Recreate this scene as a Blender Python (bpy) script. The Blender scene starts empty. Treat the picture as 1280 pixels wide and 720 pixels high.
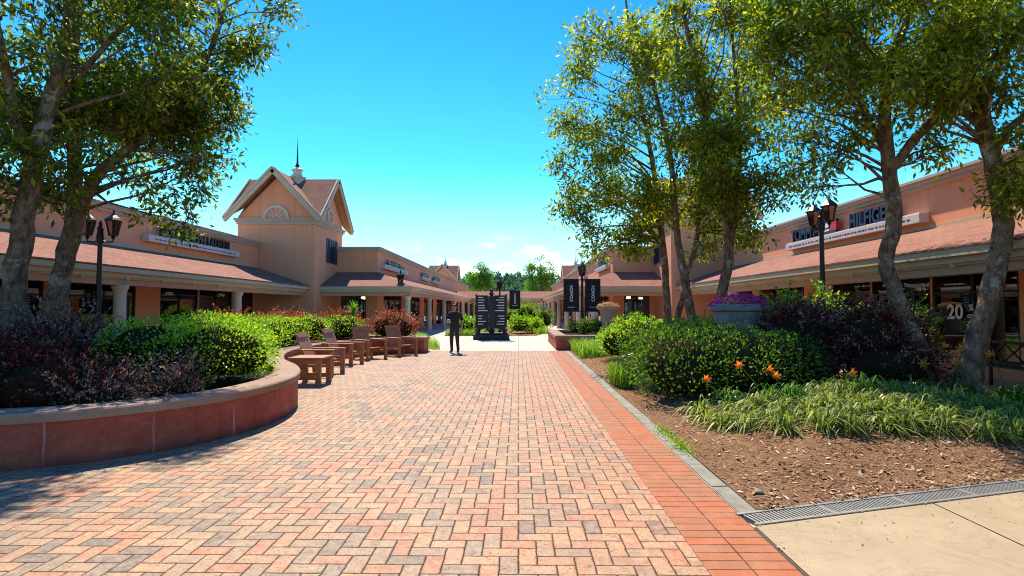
import bpy, bmesh, math, random
from mathutils import Vector, Matrix, noise
R = math.radians
C = bpy.context.scene.collection
rnd = random.Random(7)
OFF = {}

# ------------------------------------------------------------------ camera
cam_d = bpy.data.cameras.new('camera'); cam = bpy.data.objects.new('camera', cam_d); C.objects.link(cam)
cam_d.sensor_width = 36; cam_d.lens = 36 * 680 / 1280; cam_d.clip_start = .05; cam_d.clip_end = 3000
cam.location = (0, 0, 1.6)
cam.rotation_euler = (R(90 + math.degrees(math.atan(25 / 680))), 0, math.atan(8 / 680))
bpy.context.scene.camera = cam
RM = cam.rotation_euler.to_matrix()

def W(px, py, Y):
    """a spot of the place at distance Y, surveyed off the photograph"""
    d = RM @ Vector(((px - 640) / 680, (360 - py) / 680, -1))
    t = Y / d.y
    return Vector((d.x * t, Y, 1.6 + d.z * t))

# ------------------------------------------------------------------ mesh collecting
class MB:
    def __init__(self): self.v = []; self.f = []; self.m = []; self.uv = []
    def face(self, pts, mi=0, uv=None):
        n = len(self.v); self.v.extend([tuple(p) for p in pts])
        self.f.append(tuple(range(n, n + len(pts)))); self.m.append(mi)
        self.uv.append(uv)
    def box(self, x0, x1, y0, y1, z0, z1, mi=0):
        n = len(self.v)
        self.v += [(x, y, z) for z in (z0, z1) for x, y in ((x0, y0), (x1, y0), (x1, y1), (x0, y1))]
        for q in ((3, 2, 1, 0), (4, 5, 6, 7), (0, 1, 5, 4), (1, 2, 6, 5), (2, 3, 7, 6), (3, 0, 4, 7)):
            self.f.append(tuple(n + i for i in q)); self.m.append(mi); self.uv.append(None)
    def obox(self, a, b, w, h, up=(0, 0, 1), mi=0):
        """a bar from a to b, w across, h along up"""
        a = Vector(a); b = Vector(b); d = (b - a).normalized(); u = Vector(up); s = d.cross(u)
        if s.length < 1e-4: s = d.cross(Vector((1, 0, 0)))
        s.normalize(); u = s.cross(d).normalized(); n = len(self.v)
        for p in (a, b):
            for i, j in ((-1, -1), (1, -1), (1, 1), (-1, 1)):
                self.v.append(tuple(p + s * (w / 2 * i) + u * (h / 2 * j)))
        for q in ((3, 2, 1, 0), (4, 5, 6, 7), (0, 1, 5, 4), (1, 2, 6, 5), (2, 3, 7, 6), (3, 0, 4, 7)):
            self.f.append(tuple(n + i for i in q)); self.m.append(mi); self.uv.append(None)
    def tube(self, pts, radii, seg=8, mi=0, wob=0.0):
        pts = [Vector(p) for p in pts]; n0 = len(self.v); prev = None
        for i, p in enumerate(pts):
            d = (pts[min(i + 1, len(pts) - 1)] - pts[max(i - 1, 0)]).normalized()
            if prev is None:
                s = d.cross(Vector((0, 1, 0)));
                if s.length < .1: s = d.cross(Vector((1, 0, 0)))
            else: s = prev - d * prev.dot(d)
            s.normalize(); prev = s; t = d.cross(s)
            for k in range(seg):
                a = 2 * math.pi * k / seg; r = radii[i] * (1 + wob * (rnd.random() - .5))
                self.v.append(tuple(p + s * (r * math.cos(a)) + t * (r * math.sin(a))))
        for i in range(len(pts) - 1):
            for k in range(seg):
                a = n0 + i * seg + k; b = n0 + i * seg + (k + 1) % seg
                self.f.append((a, b, b + seg, a + seg)); self.m.append(mi); self.uv.append(None)
        for base, rev in ((n0, True), (n0 + (len(pts) - 1) * seg, False)):
            q = tuple(base + k for k in range(seg)); self.f.append(q[::-1] if rev else q); self.m.append(mi); self.uv.append(None)
    def lathe(self, prof, c=(0, 0, 0), seg=20, mi=0):
        n0 = len(self.v)
        for r, z in prof:
            for k in range(seg):
                a = 2 * math.pi * k / seg
                self.v.append((c[0] + r * math.cos(a), c[1] + r * math.sin(a), c[2] + z))
        for i in range(len(prof) - 1):
            for k in range(seg):
                a = n0 + i * seg + k; b = n0 + i * seg + (k + 1) % seg
                self.f.append((a, b, b + seg, a + seg)); self.m.append(mi); self.uv.append(None)
        for base, rev in ((n0, True), (n0 + (len(prof) - 1) * seg, False)):
            q = tuple(base + k for k in range(seg)); self.f.append(q[::-1] if rev else q); self.m.append(mi); self.uv.append(None)
    def ball(self, c, r, sub=2, lump=0.0, mi=0, sc=1.3):
        bm = bmesh.new(); bmesh.ops.create_icosphere(bm, subdivisions=sub, radius=1)
        n0 = len(self.v); c = Vector(c); r = Vector(r) if hasattr(r, '__len__') else Vector((r, r, r))
        for v in bm.verts:
            k = 1 + lump * noise.noise(Vector((v.co.x * r.x, v.co.y * r.y, v.co.z * r.z)) * sc + c)
            self.v.append((c.x + v.co.x * r.x * k, c.y + v.co.y * r.y * k, c.z + v.co.z * r.z * k))
        bm.verts.index_update()
        for f in bm.faces:
            self.f.append(tuple(n0 + v.index for v in f.verts)); self.m.append(mi); self.uv.append(None)
        bm.free()
    def build(self, name, mats, parent=None, smooth=False, bevel=0):
        me = bpy.data.meshes.new(name); off = OFF.get(parent.name, Vector()) if parent else Vector()
        vs = [(v[0] - off.x, v[1] - off.y, v[2] - off.z) for v in self.v] if parent else self.v
        me.from_pydata(vs, [], self.f)
        for m in (mats if isinstance(mats, (list, tuple)) else [mats]): me.materials.append(m)
        if any(self.m): me.polygons.foreach_set('material_index', self.m)
        if any(u for u in self.uv):
            l = me.uv_layers.new(name='UVMap')
            for p, u in zip(me.polygons, self.uv):
                if u:
                    for k, li in enumerate(p.loop_indices): l.data[li].uv = u[k]
        if smooth: me.polygons.foreach_set('use_smooth', [True] * len(me.polygons))
        o = bpy.data.objects.new(name, me); C.objects.link(o)
        if parent: o.parent = parent
        OFF[o.name] = off
        if bevel:
            md = o.modifiers.new('bevel', 'BEVEL'); md.width = bevel; md.segments = 2; md.limit_method = 'ANGLE'
        return o

def tag(o, label=None, cat=None, group=None, kind=None):
    if label: o['label'] = label
    if cat: o['category'] = cat
    if group: o['group'] = group
    if kind: o['kind'] = kind
    return o

def thing(name, label, cat, loc=(0, 0, 0), group=None):
    o = bpy.data.objects.new(name, None); C.objects.link(o); o.location = loc; o.empty_display_size = .2
    OFF[o.name] = Vector(loc)
    return tag(o, label, cat, group)

def copy_tree(o, parent=None):
    c = o.copy(); C.objects.link(c)
    if parent: c.parent = parent
    for ch in list(o.children): copy_tree(ch, c)
    return c

def text(name, s, size, mat, M, parent=None, depth=.01, spacing=1.0, squeeze=1.0):
    cu = bpy.data.curves.new(name, 'FONT'); cu.body = s; cu.size = size; cu.extrude = depth
    cu.align_x = 'CENTER'; cu.align_y = 'BOTTOM_BASELINE'; cu.space_character = spacing; cu.offset = size * .022; cu.resolution_u = 3
    t = bpy.data.objects.new(name, cu); C.objects.link(t); bpy.context.view_layer.update()
    me = bpy.data.meshes.new_from_object(t.evaluated_get(bpy.context.evaluated_depsgraph_get()))
    bpy.data.objects.remove(t); bpy.data.curves.remove(cu)
    off = OFF.get(parent.name, Vector()) if parent else Vector()
    me.transform(Matrix.Translation(-off) @ M @ Matrix.Diagonal((squeeze, 1, 1, 1)))
    me.materials.clear(); me.materials.append(mat); me.name = name
    o = bpy.data.objects.new(name, me); C.objects.link(o)
    if parent: o.parent = parent
    OFF[o.name] = off
    return o

def frame(origin, xdir, ydir):
    x = Vector(xdir).normalized(); y = Vector(ydir).normalized(); z = x.cross(y)
    m = Matrix.Identity(4)
    for i in range(3): m[i][0] = x[i]; m[i][1] = y[i]; m[i][2] = z[i]; m[i][3] = origin[i]
    return m

# ------------------------------------------------------------------ materials
class NT:
    def __init__(self, name):
        self.mat = bpy.data.materials.new(name); self.mat.use_nodes = True
        self.t = self.mat.node_tree; self.t.nodes.clear()
        self.out = self.n('ShaderNodeOutputMaterial')
    def n(self, t, **k):
        x = self.t.nodes.new(t)
        for a, b in k.items(): setattr(x, a, b)
        return x
    def l(self, a, b): self.t.links.new(a, b)
    def inp(self, s, v):
        if hasattr(v, 'is_output') or isinstance(v, bpy.types.NodeSocket): self.l(v, s)
        else: s.default_value = v
    def math(self, op, a, b=0.0, c=0.0):
        x = self.n('ShaderNodeMath', operation=op); self.inp(x.inputs[0], a); self.inp(x.inputs[1], b)
        if op in ('MULTIPLY_ADD', 'COMPARE', 'WRAP'): self.inp(x.inputs[2], c)
        return x.outputs[0]
    def mix(self, fac, a, b, blend='MIX'):
        x = self.n('ShaderNodeMix', data_type='RGBA', blend_type=blend); self.inp(x.inputs[0], fac)
        self.inp(x.inputs[6], a if not isinstance(a, tuple) or len(a) == 4 else a + (1,))
        self.inp(x.inputs[7], b if not isinstance(b, tuple) or len(b) == 4 else b + (1,)); return x.outputs[2]
    def pos(self): return self.n('ShaderNodeNewGeometry').outputs['Position']
    def obj(self): return self.n('ShaderNodeTexCoord').outputs['Object']
    def uvc(self): return self.n('ShaderNodeTexCoord').outputs['UV']
    def noise(self, vec, scale, detail=4, rough=.6, dist=0):
        x = self.n('ShaderNodeTexNoise'); self.l(vec, x.inputs['Vector']); x.inputs['Scale'].default_value = scale
        x.inputs['Detail'].default_value = detail; x.inputs['Roughness'].default_value = rough; x.inputs['Distortion'].default_value = dist
        return x.outputs['Fac']
    def scale(self, vec, s):
        x = self.n('ShaderNodeMapping'); self.l(vec, x.inputs[0]); x.inputs['Scale'].default_value = s; return x.outputs[0]
    def ramp(self, fac, stops, interp='LINEAR'):
        x = self.n('ShaderNodeValToRGB'); self.inp(x.inputs[0], fac); e = x.color_ramp.elements; x.color_ramp.interpolation = interp
        while len(e) < len(stops): e.new(.5)
        for el, (p, c) in zip(e, stops): el.position = p; el.color = c if len(c) == 4 else tuple(c) + (1,)
        return x.outputs[0]
    def fr(self, fac, a, b):   # map range to 0..1
        x = self.n('ShaderNodeMapRange'); self.inp(x.inputs[0], fac); x.inputs[1].default_value = a; x.inputs[2].default_value = b; return x.outputs[0]
    def bump(self, h, strength=.3, dist=.02):
        x = self.n('ShaderNodeBump'); self.l(h, x.inputs['Height']); x.inputs['Strength'].default_value = strength; x.inputs['Distance'].default_value = dist
        return x.outputs[0]
    def bsdf(self, col, rough=.7, bump=None, metal=0.0, spec=.5, **k):
        x = self.n('ShaderNodeBsdfPrincipled'); self.inp(x.inputs['Base Color'], col if not isinstance(col, tuple) else col[:3] + (1,))
        self.inp(x.inputs['Roughness'], rough); x.inputs['Metallic'].default_value = metal; x.inputs['Specular IOR Level'].default_value = spec
        if bump: self.l(bump, x.inputs['Normal'])
        for a, b in k.items(): self.inp(x.inputs[a.replace('_', ' ')], b)
        return x
    def done(self, sh): self.l(sh.outputs[0], self.out.inputs[0]); return self.mat

def dull(name, c1, c2, scale=3, rough=.75, bs=60, bst=.25, spec=.3, metal=0, bd=.01):
    n = NT(name); p = n.obj()
    f = n.noise(p, scale, 6, .65); col = n.mix(n.fr(f, .3, .7), c1, c2)
    b = n.bump(n.noise(p, bs, 3), bst, bd)
    return n.done(n.bsdf(col, rough, b, metal, spec))

def stucco(name, c, stain=.82):
    n = NT(name); p = n.pos()
    a = n.noise(p, .35, 5, .6); b = n.noise(n.scale(p, (2.2, 2.2, .25)), 1.2, 5, .65)
    dark = tuple(x * stain for x in c); lite = tuple(min(1, x * 1.08) for x in c)
    col = n.mix(n.fr(a, .3, .7), c, lite); col = n.mix(n.math('MULTIPLY', n.fr(b, .48, .8), .45), col, dark)
    q = n.n('ShaderNodeSeparateXYZ'); n.l(p, q.inputs[0]); st = n.noise(n.scale(p, (3.5, 3.5, .12)), 1.6, 4, .6)
    col = n.mix(n.math('MULTIPLY', n.math('MULTIPLY', n.fr(st, .5, .68), n.fr(q.outputs[2], 3.9, 4.8)), .22), col, tuple(x * .5 for x in c))
    bp = n.bump(n.noise(p, 40, 3, .6), .2, .008)
    return n.done(n.bsdf(col, .85, bp, 0, .2))

def shingle(name):
    n = NT(name); u = n.uvc(); br = n.n('ShaderNodeTexBrick')
    n.l(u, br.inputs['Vector']); br.offset = .5; br.squash = 1
    for k, v in (('Scale', 1), ('Brick Width', .33), ('Row Height', .14), ('Mortar Size', .008), ('Mortar Smooth', .1), ('Bias', 0)): br.inputs[k].default_value = v
    br.inputs['Color1'].default_value = (.33, .145, .09, 1); br.inputs['Color2'].default_value = (.23, .095, .06, 1); br.inputs['Mortar'].default_value = (.13, .05, .04, 1)
    p = n.pos(); a = n.noise(p, .5, 4); col = n.mix(n.math('MULTIPLY', n.fr(a, .4, .7), .45), br.outputs[0], (.38, .185, .115))
    sp = n.noise(p, 40, 3, .7); col = n.mix(n.math('MULTIPLY', n.fr(sp, .45, .7), .4), col, (.2, .09, .07))
    h = n.math('SUBTRACT', 1.0, br.outputs['Fac'])
    return n.done(n.bsdf(col, .9, n.bump(n.math('ADD', h, n.math('MULTIPLY', sp, .5)), .6, .015), 0, .15))

def leafmat(name, cols, trans=.45, rough=.45, tcol=None, spec=.35, patch=.6):
    n = NT(name); g = n.n('ShaderNodeNewGeometry'); k = len(cols)
    r = n.math('ADD', n.math('MULTIPLY', g.outputs['Random Per Island'], 1 - .35 * patch), n.math('MULTIPLY', n.fr(n.noise(g.outputs['Position'], patch, 2), .3, .7), .35 * patch))
    col = n.ramp(r, [(i / (k - 1), c) for i, c in enumerate(cols)])
    b = n.bsdf(col, rough, None, 0, spec)
    tr = n.n('ShaderNodeBsdfTranslucent')
    n.inp(tr.inputs[0], n.mix(1.0, col, tcol if tcol else (1.6, 1.9, .6), 'MULTIPLY'))
    m = n.n('ShaderNodeMixShader'); m.inputs[0].default_value = trans; n.l(b.outputs[0], m.inputs[1]); n.l(tr.outputs[0], m.inputs[2])
    return n.done(m)

def herringbone(name, w=.1185):
    n = NT(name); p = n.pos(); s = n.n('ShaderNodeSeparateXYZ'); n.l(p, s.inputs[0])
    wob = n.math('MULTIPLY', n.math('SUBTRACT', n.noise(p, 9, 2), .5), .12)
    u = n.math('ADD', n.math('DIVIDE', s.outputs[0], w), wob); v = n.math('SUBTRACT', n.math('DIVIDE', s.outputs[1], w), wob)
    i = n.math('FLOOR', u); j = n.math('FLOOR', v); fu = n.math('SUBTRACT', u, i); fv = n.math('SUBTRACT', v, j)
    m = n.math('FLOORED_MODULO', n.math('ADD', n.math('SUBTRACT', i, j), .01), 4)
    is1 = n.math('COMPARE', m, 1.0, .3); is2 = n.math('COMPARE', m, 2.0, .3); H = n.math('LESS_THAN', m, 1.5); V = n.math('SUBTRACT', 1.0, H)
    a = n.math('ADD', fu, is1); bx = n.math('MINIMUM', a, n.math('SUBTRACT', n.math('ADD', 1.0, H), a))
    c = n.math('ADD', fv, is2); by = n.math('MINIMUM', c, n.math('SUBTRACT', n.math('ADD', 1.0, V), c))
    e = n.math('MINIMUM', bx, by)
    cid = n.n('ShaderNodeCombineXYZ'); n.l(n.math('SUBTRACT', i, is1), cid.inputs[0]); n.l(n.math('SUBTRACT', j, is2), cid.inputs[1]); n.l(H, cid.inputs[2])
    wn = n.n('ShaderNodeTexWhiteNoise'); n.l(cid.outputs[0], wn.inputs['Vector'])
    big = n.noise(p, .55, 3)
    key = n.math('ADD', wn.outputs['Value'], n.math('MULTIPLY', n.math('SUBTRACT', big, .5), .3))
    col = n.ramp(key, [(0, (.15, .11, .078)), (.13, (.235, .165, .11)), (.24, (.31, .205, .115)), (.42, (.43, .25, .12)), (.56, (.44, .20, .095)), (.74, (.43, .145, .068)), (.88, (.45, .24, .115)), (1, (.27, .175, .11))])
    # more red towards the kerb side, paler where people walk
    red = n.fr(n.math('ADD', s.outputs[0], n.math('MULTIPLY', big, 2.0)), .3, 2.6)
    col = n.mix(n.math('MULTIPLY', red, .4), col, (.48, .15, .055))
    sp = n.noise(p, 62, 4, .75); col = n.mix(n.math('MULTIPLY', n.fr(sp, .55, .60), .8), col, (.075, .045, .03))
    chipn = n.noise(p, 30, 4, .8); col = n.mix(n.math('MULTIPLY', n.fr(chipn, .6, .72), .6), col, (.13, .09, .06))
    bl = n.noise(p, 14, 4, .7); col = n.mix(n.math('MULTIPLY', n.fr(bl, .38, .72), .5), col, (.58, .41, .25))
    dirt = n.noise(p, 1.6, 5, .7); col = n.mix(n.math('MULTIPLY', n.fr(dirt, .47, .70), .55), col, (.22, .14, .09))
    vo = n.n('ShaderNodeTexVoronoi'); n.l(p, vo.inputs['Vector']); vo.inputs['Scale'].default_value = 1.7; gum = n.fr(vo.outputs['Distance'], .045, .03); col = n.mix(n.math('MULTIPLY', gum, .6), col, (.10, .075, .06))
    e2 = n.math('ADD', e, n.math('MULTIPLY', n.math('SUBTRACT', n.noise(p, 34, 4, .7), .5), .07)); joint = n.fr(e2, .050, .022); col = n.mix(n.math('MULTIPLY', joint, .95), col, (.018, .012, .009))
    h = n.math('ADD', n.math('MULTIPLY', n.fr(e, .0, .09), 1.0), n.math('MULTIPLY', sp, .25))
    tilt = n.math('MULTIPLY', wn.outputs['Value'], .25)
    return n.done(n.bsdf(col, n.math('ADD', .52, n.math('MULTIPLY', sp, .3)), n.bump(n.math('ADD', h, tilt), .8, .009), 0, .28))

def border_brick(name):
    n = NT(name); p = n.pos(); br = n.n('ShaderNodeTexBrick'); mp = n.n('ShaderNodeMapping'); n.l(p, mp.inputs[0]); mp.inputs['Location'].default_value = (-1.145, 0, 0)
    n.l(mp.outputs[0], br.inputs['Vector']); br.offset = .0; br.offset_frequency = 1
    for k, v in (('Scale', 1), ('Brick Width', .28), ('Row Height', .117), ('Mortar Size', .006), ('Mortar Smooth', .2), ('Bias', 0)): br.inputs[k].default_value = v
    br.inputs['Color1'].default_value = (.44, .12, .048, 1); br.inputs['Color2'].default_value = (.34, .145, .07, 1); br.inputs['Mortar'].default_value = (.05, .03, .022, 1)
    sp = n.noise(p, 95, 4, .75); col = n.mix(n.math('MULTIPLY', n.fr(sp, .53, .64), .6), br.outputs[0], (.14, .06, .035))
    b2 = n.noise(p, 5, 5, .7); col = n.mix(n.math('MULTIPLY', n.fr(b2, .45, .75), .4), col, (.52, .26, .13))
    return n.done(n.bsdf(col, .65, n.bump(n.math('SUBTRACT', n.math('MULTIPLY', sp, .3), br.outputs['Fac']), .5, .006), 0, .15))

def concrete(name, c1, c2, joint=2.4):
    n = NT(name); p = n.pos(); a = n.noise(p, .7, 6, .7); col = n.mix(n.fr(a, .3, .7), c1, c2)
    sp = n.noise(p, 90, 4, .75); col = n.mix(n.math('MULTIPLY', n.fr(sp, .5, .75), .35), col, tuple(x * .5 for x in c1))
    st = n.noise(p, 3.1, 6, .75, .6); col = n.mix(n.math('MULTIPLY', n.fr(st, .56, .78), .4), col, tuple(x * .55 for x in c1))
    wv = n.noise(p, 1.3, 7, .7, 1.5); col = n.mix(n.math('MULTIPLY', n.fr(n.math('ABSOLUTE', n.math('SUBTRACT', wv, .5)), .02, .0), .22), col, tuple(x * .4 for x in c1))
    if joint:
        br = n.n('ShaderNodeTexBrick'); n.l(p, br.inputs['Vector']); br.offset = 0
        for k, v in (('Scale', 1), ('Brick Width', joint), ('Row Height', joint), ('Mortar Size', .012), ('Mortar Smooth', .1)): br.inputs[k].default_value = v
        col = n.mix(n.math('MULTIPLY', br.outputs['Fac'], .7), col, (.12, .1, .085))
    return n.done(n.bsdf(col, .8, n.bump(sp, .3, .006), 0, .12))

def planterstone(name):
    n = NT(name); u = n.uvc(); p = n.pos(); s = n.n('ShaderNodeSeparateXYZ'); n.l(u, s.inputs[0])
    a = n.noise(p, 3.4, 8, .78); col = n.mix(n.fr(a, .32, .68), (.30, .058, .036), (.52, .15, .09))
    g = n.noise(p, 60, 4, .8); col = n.mix(n.math('MULTIPLY', n.fr(g, .5, .7), .5), col, (.10, .028, .022))
    w = n.noise(n.scale(p, (3, 3, 5)), 1.3, 6, .8, .5); col = n.mix(n.math('MULTIPLY', n.fr(w, .60, .74), .6), col, (.52, .36, .28))
    m = n.math('FLOORED_MODULO', n.math('ADD', s.outputs[0], n.math('MULTIPLY', n.noise(p, 5, 2), .03)), .93)
    j = n.fr(m, .026, .014); drip = n.fr(n.noise(n.scale(p, (1, 1, .6)), 4, 3), .42, .66)
    col = n.mix(n.math('MULTIPLY', j, n.math('MULTIPLY', drip, .9)), col, (.52, .37, .3))
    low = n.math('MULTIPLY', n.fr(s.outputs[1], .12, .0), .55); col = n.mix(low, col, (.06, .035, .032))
    return n.done(n.bsdf(col, .55, n.bump(n.math('ADD', n.math('SUBTRACT', g, n.math('MULTIPLY', j, .8)), n.math('MULTIPLY', a, 2.0)), .8, .014), 0, .1))

def bark(name, c1, c2):
    n = NT(name); p = n.obj(); z = n.scale(p, (1, 1, .55))
    a = n.noise(z, 9, 6, .7, .4); col = n.mix(n.fr(a, .38, .66), c1, c2)
    l = n.noise(p, 3.2, 5, .7); col = n.mix(n.math('MULTIPLY', n.fr(l, .55, .64), .75), col, (.44, .37, .28))
    v = n.n('ShaderNodeTexVoronoi'); n.l(n.scale(p, (1, 1, .4)), v.inputs['Vector']); v.inputs['Scale'].default_value = 26
    h = n.math('ADD', n.math('MULTIPLY', a, 1.5), v.outputs['Distance'])
    return n.done(n.bsdf(col, .9, n.bump(h, .9, .03), 0, .15))

def mulchmat(name):
    n = NT(name); p = n.pos(); v = n.n('ShaderNodeTexVoronoi'); n.l(n.scale(p, (1, 1.6, 1)), v.inputs['Vector']); v.inputs['Scale'].default_value = 42
    s = n.n('ShaderNodeSeparateColor'); n.l(v.outputs['Color'], s.inputs[0])
    col = n.ramp(s.outputs[0], [(0, (.08, .036, .017)), (.35, (.20, .092, .042)), (.7, (.31, .155, .072)), (1, (.43, .26, .14))])
    a = n.noise(p, 1.1, 4); col = n.mix(n.math('MULTIPLY', n.fr(a, .4, .7), .6), col, (.34, .19, .095))
    nn = n.noise(p, 60, 5, .8)
    return n.done(n.bsdf(col, .95, n.bump(n.math('ADD', v.outputs['Distance'], nn), 1, .02), 0, .1))

def glassmat(name, tint=(.5, .55, .55), alpha=.55):
    n = NT(name); t = n.n('ShaderNodeBsdfTransparent'); t.inputs[0].default_value = tint + (1,)
    g = n.n('ShaderNodeBsdfGlossy'); g.inputs['Roughness'].default_value = .02; g.inputs[0].default_value = (.9, .95, 1, 1)
    fz = n.n('ShaderNodeFresnel'); fz.inputs[0].default_value = 1.5
    m = n.n('ShaderNodeMixShader'); n.l(n.math('ADD', n.math('MULTIPLY', fz.outputs[0], .9), .09), m.inputs[0]); n.l(t.outputs[0], m.inputs[1]); n.l(g.outputs[0], m.inputs[2])
    return n.done(m)

def emit(name, c, s):
    n = NT(name); e = n.n('ShaderNodeEmission'); e.inputs[0].default_value = c + (1,); e.inputs[1].default_value = s; return n.done(e)

def woodmat(name, c1, c2):
    n = NT(name); p = n.obj(); a = n.noise(n.scale(p, (2, 14, 14)), 3, 6, .65, .6); col = n.mix(n.fr(a, .35, .65), c1, c2)
    return n.done(n.bsdf(col, .5, n.bump(a, .25, .005), 0, .35))

K = {}
K['stucco'] = stucco('stucco', (.79, .33, .175))
K['stucco_far'] = stucco('stucco_weathered', (.60, .24, .135))
K['trim'] = dull('cream_trim', (.50, .38, .24), (.57, .45, .30), 1.5, .7, 50, .15)
K['white_trim'] = dull('off_white_trim', (.62, .50, .40), (.70, .58, .47), 1.5, .7, 50, .15)
K['beam'] = dull('peach_beam', (.52, .27, .155), (.58, .31, .18), 1, .8, 60, .2)
K['cornice'] = dull('stone_cornice', (.46, .34, .26), (.54, .41, .32), 1.2, .8, 60, .2)
K['column'] = dull('cream_column', (.55, .43, .31), (.62, .50, .37), 2, .7, 60, .2)
K['shingle'] = shingle('red_shingle')
K['glass'] = glassmat('shop_glass')
K['frame'] = dull('black_frame', (.018, .018, .02), (.03, .03, .032), 4, .4, 80, .05)
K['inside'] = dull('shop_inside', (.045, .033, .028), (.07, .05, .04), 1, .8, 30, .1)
K['goods'] = NT('goods'); _g = K['goods']; _gr = _g.n('ShaderNodeNewGeometry').outputs['Random Per Island']
K['goods'] = _g.done(_g.bsdf(_g.ramp(_gr, [(0, (.03, .03, .05)), (.3, (.25, .08, .05)), (.5, (.4, .3, .2)), (.7, (.05, .09, .2)), (.85, (.5, .46, .4)), (1, (.3, .2, .08))]), .8))
K['lamp_glow'] = emit('warm_lamp', (1, .72, .38), 5.0)
K['tube_glow'] = emit('shop_tube', (1, .93, .8), 5.0)
K['iron'] = dull('black_iron', (.012, .010, .010), (.028, .022, .02), 6, .38, 60, .1, .5, .4)
K['lantern_glass'] = glassmat('lantern_glass', (.35, .25, .18))
K['brick'] = herringbone('herringbone_brick')
K['border'] = border_brick('border_brick')
K['concrete'] = concrete('plaza_concrete', (.50, .41, .315), (.58, .49, .385))
K['slab'] = concrete('slab_concrete', (.33, .245, .14), (.45, .345, .21), 0)
K['dark_gap'] = dull('joint_fill', (.06, .045, .03), (.1, .075, .05), 8)
K['edging'] = dull('slate_edging', (.17, .155, .11), (.30, .27, .20), 6, .7, 90, .4)
K['grate'] = dull('galvanised_grate', (.34, .31, .25), (.46, .42, .34), 5, .45, 60, .2, .5, .6)
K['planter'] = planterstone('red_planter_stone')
K['cap'] = concrete('cap_stone', (.26, .16, .105), (.40, .27, .185), 0)
K['soil'] = dull('dark_soil', (.03, .02, .014), (.06, .042, .03), 8, .95, 40, .8, .1, 0, .04)
K['mulch'] = mulchmat('mulch')
K['ground'] = dull('lawn_ground', (.07, .10, .03), (.11, .13, .05), .15, .95, 4, .6)
K['wood'] = woodmat('teak', (.30, .115, .045), (.50, .225, .09))
K['bark'] = bark('bark', (.085, .05, .03), (.30, .195, .115))
K['bark_r'] = bark('brown_bark', (.10, .052, .03), (.33, .20, .12))
K['leaf_l'] = leafmat('oak_leaf', [(.028, .045, .008), (.06, .085, .012), (.12, .14, .016), (.22, .22, .02), (.40, .34, .03)], .58)
K['leaf_r'] = leafmat('oak_leaf_bright', [(.035, .058, .008), (.085, .115, .012), (.18, .195, .016), (.32, .30, .022), (.52, .44, .035)], .6)
K['leaf_far'] = leafmat('locust_leaf', [(.06, .15, .015), (.10, .21, .02), (.15, .27, .03)], .5, .6)
K['wood_haze'] = leafmat('hazed_wood_leaf', [(.05, .10, .075), (.07, .13, .085), (.10, .165, .09)], .25, .7)  # haze of the distance is mixed into these bluish leaf colours
K['box'] = leafmat('boxwood_leaf', [(.07, .14, .006), (.14, .25, .01), (.22, .35, .015), (.33, .46, .025), (.46, .54, .04)], .45, .4, None, .45)
K['box_d'] = leafmat('dark_boxwood_leaf', [(.02, .05, .006), (.04, .09, .01), (.07, .14, .014), (.12, .20, .02), (.20, .29, .03)], .42, .38, None, .5)
K['lime'] = leafmat('lime_leaf', [(.10, .20, .012), (.17, .30, .02), (.27, .40, .04)], .45, .5)
K['purple'] = leafmat('purple_leaf', [(.03, .006, .006), (.06, .010, .011), (.11, .018, .018), (.17, .035, .028), (.40, .25, .16)], .3, .5, (2.4, .7, .6), .12)  # the pale last stop paints glints onto a few leaves
K['mauve'] = leafmat('mauve_leaf', [(.12, .06, .05), (.22, .12, .10), (.40, .27, .22), (.2, .15, .07)], .3, .5, (1.5, 1.0, .8), .12)
K['copper'] = leafmat('copper_leaf', [(.10, .05, .02), (.26, .085, .045), (.42, .15, .08), (.52, .24, .14)], .4, .45, (1.5, 1.0, .7))
K['grassy'] = leafmat('liriope_leaf', [(.05, .085, .012), (.13, .18, .025), (.32, .36, .05), (.62, .60, .22)], .35, .45, (1.4, 1.5, .7))
K['lawn'] = leafmat('bright_grass', [(.13, .22, .02), (.20, .31, .03), (.28, .38, .05)], .45, .5)
K['daylily'] = leafmat('daylily_leaf', [(.05, .12, .015), (.09, .19, .025), (.16, .27, .04)], .4, .4)
K['orange'] = leafmat('orange_petal', [(.75, .16, .01), (.85, .26, .02), (.9, .34, .05)], .45, .5, (1.1, 1, .8))
K['magenta'] = leafmat('magenta_petal', [(.42, .02, .22), (.70, .05, .40), (.85, .14, .52)], .4, .6, (1.1, 1, 1))
K['peach_petal'] = leafmat('peach_petal', [(.6, .25, .08), (.75, .42, .22), (.45, .4, .12)], .4, .5, (1.1, 1, .8))
K['twig'] = dull('twig', (.02, .016, .008), (.035, .028, .014), 8, 1, 60, .25, 0)  # near-black for the shaded shrub cores, shared by the spray stems
K['chips'] = NT('bark_chips'); _c = K['chips']; _cr = _c.n('ShaderNodeNewGeometry').outputs['Random Per Island']
K['chips'] = _c.done(_c.bsdf(_c.ramp(_cr, [(0, (.05, .026, .014)), (.25, (.19, .09, .042)), (.55, (.34, .18, .085)), (.82, (.46, .30, .16)), (.95, (.56, .44, .28)), (1, (.72, .62, .48))]), .9))
K['urn'] = dull('mottled_urn_stone', (.17, .145, .14), (.34, .29, .27), 3.5, .85, 40, .5)
K['urn_pale'] = dull('pale_urn_stone', (.34, .235, .18), (.45, .33, .255), 3, .85, 50, .4)
K['black_panel'] = dull('black_panel', (.015, .014, .018), (.025, .022, .026), 3, .45, 60, .05)
K['banner'] = dull('black_banner', (.012, .010, .012), (.022, .018, .02), 3, .75, 120, .1)
K['white_ink'] = dull('white_ink', (.78, .76, .74), (.82, .8, .78), 2, .6, 50, .02)
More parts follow.
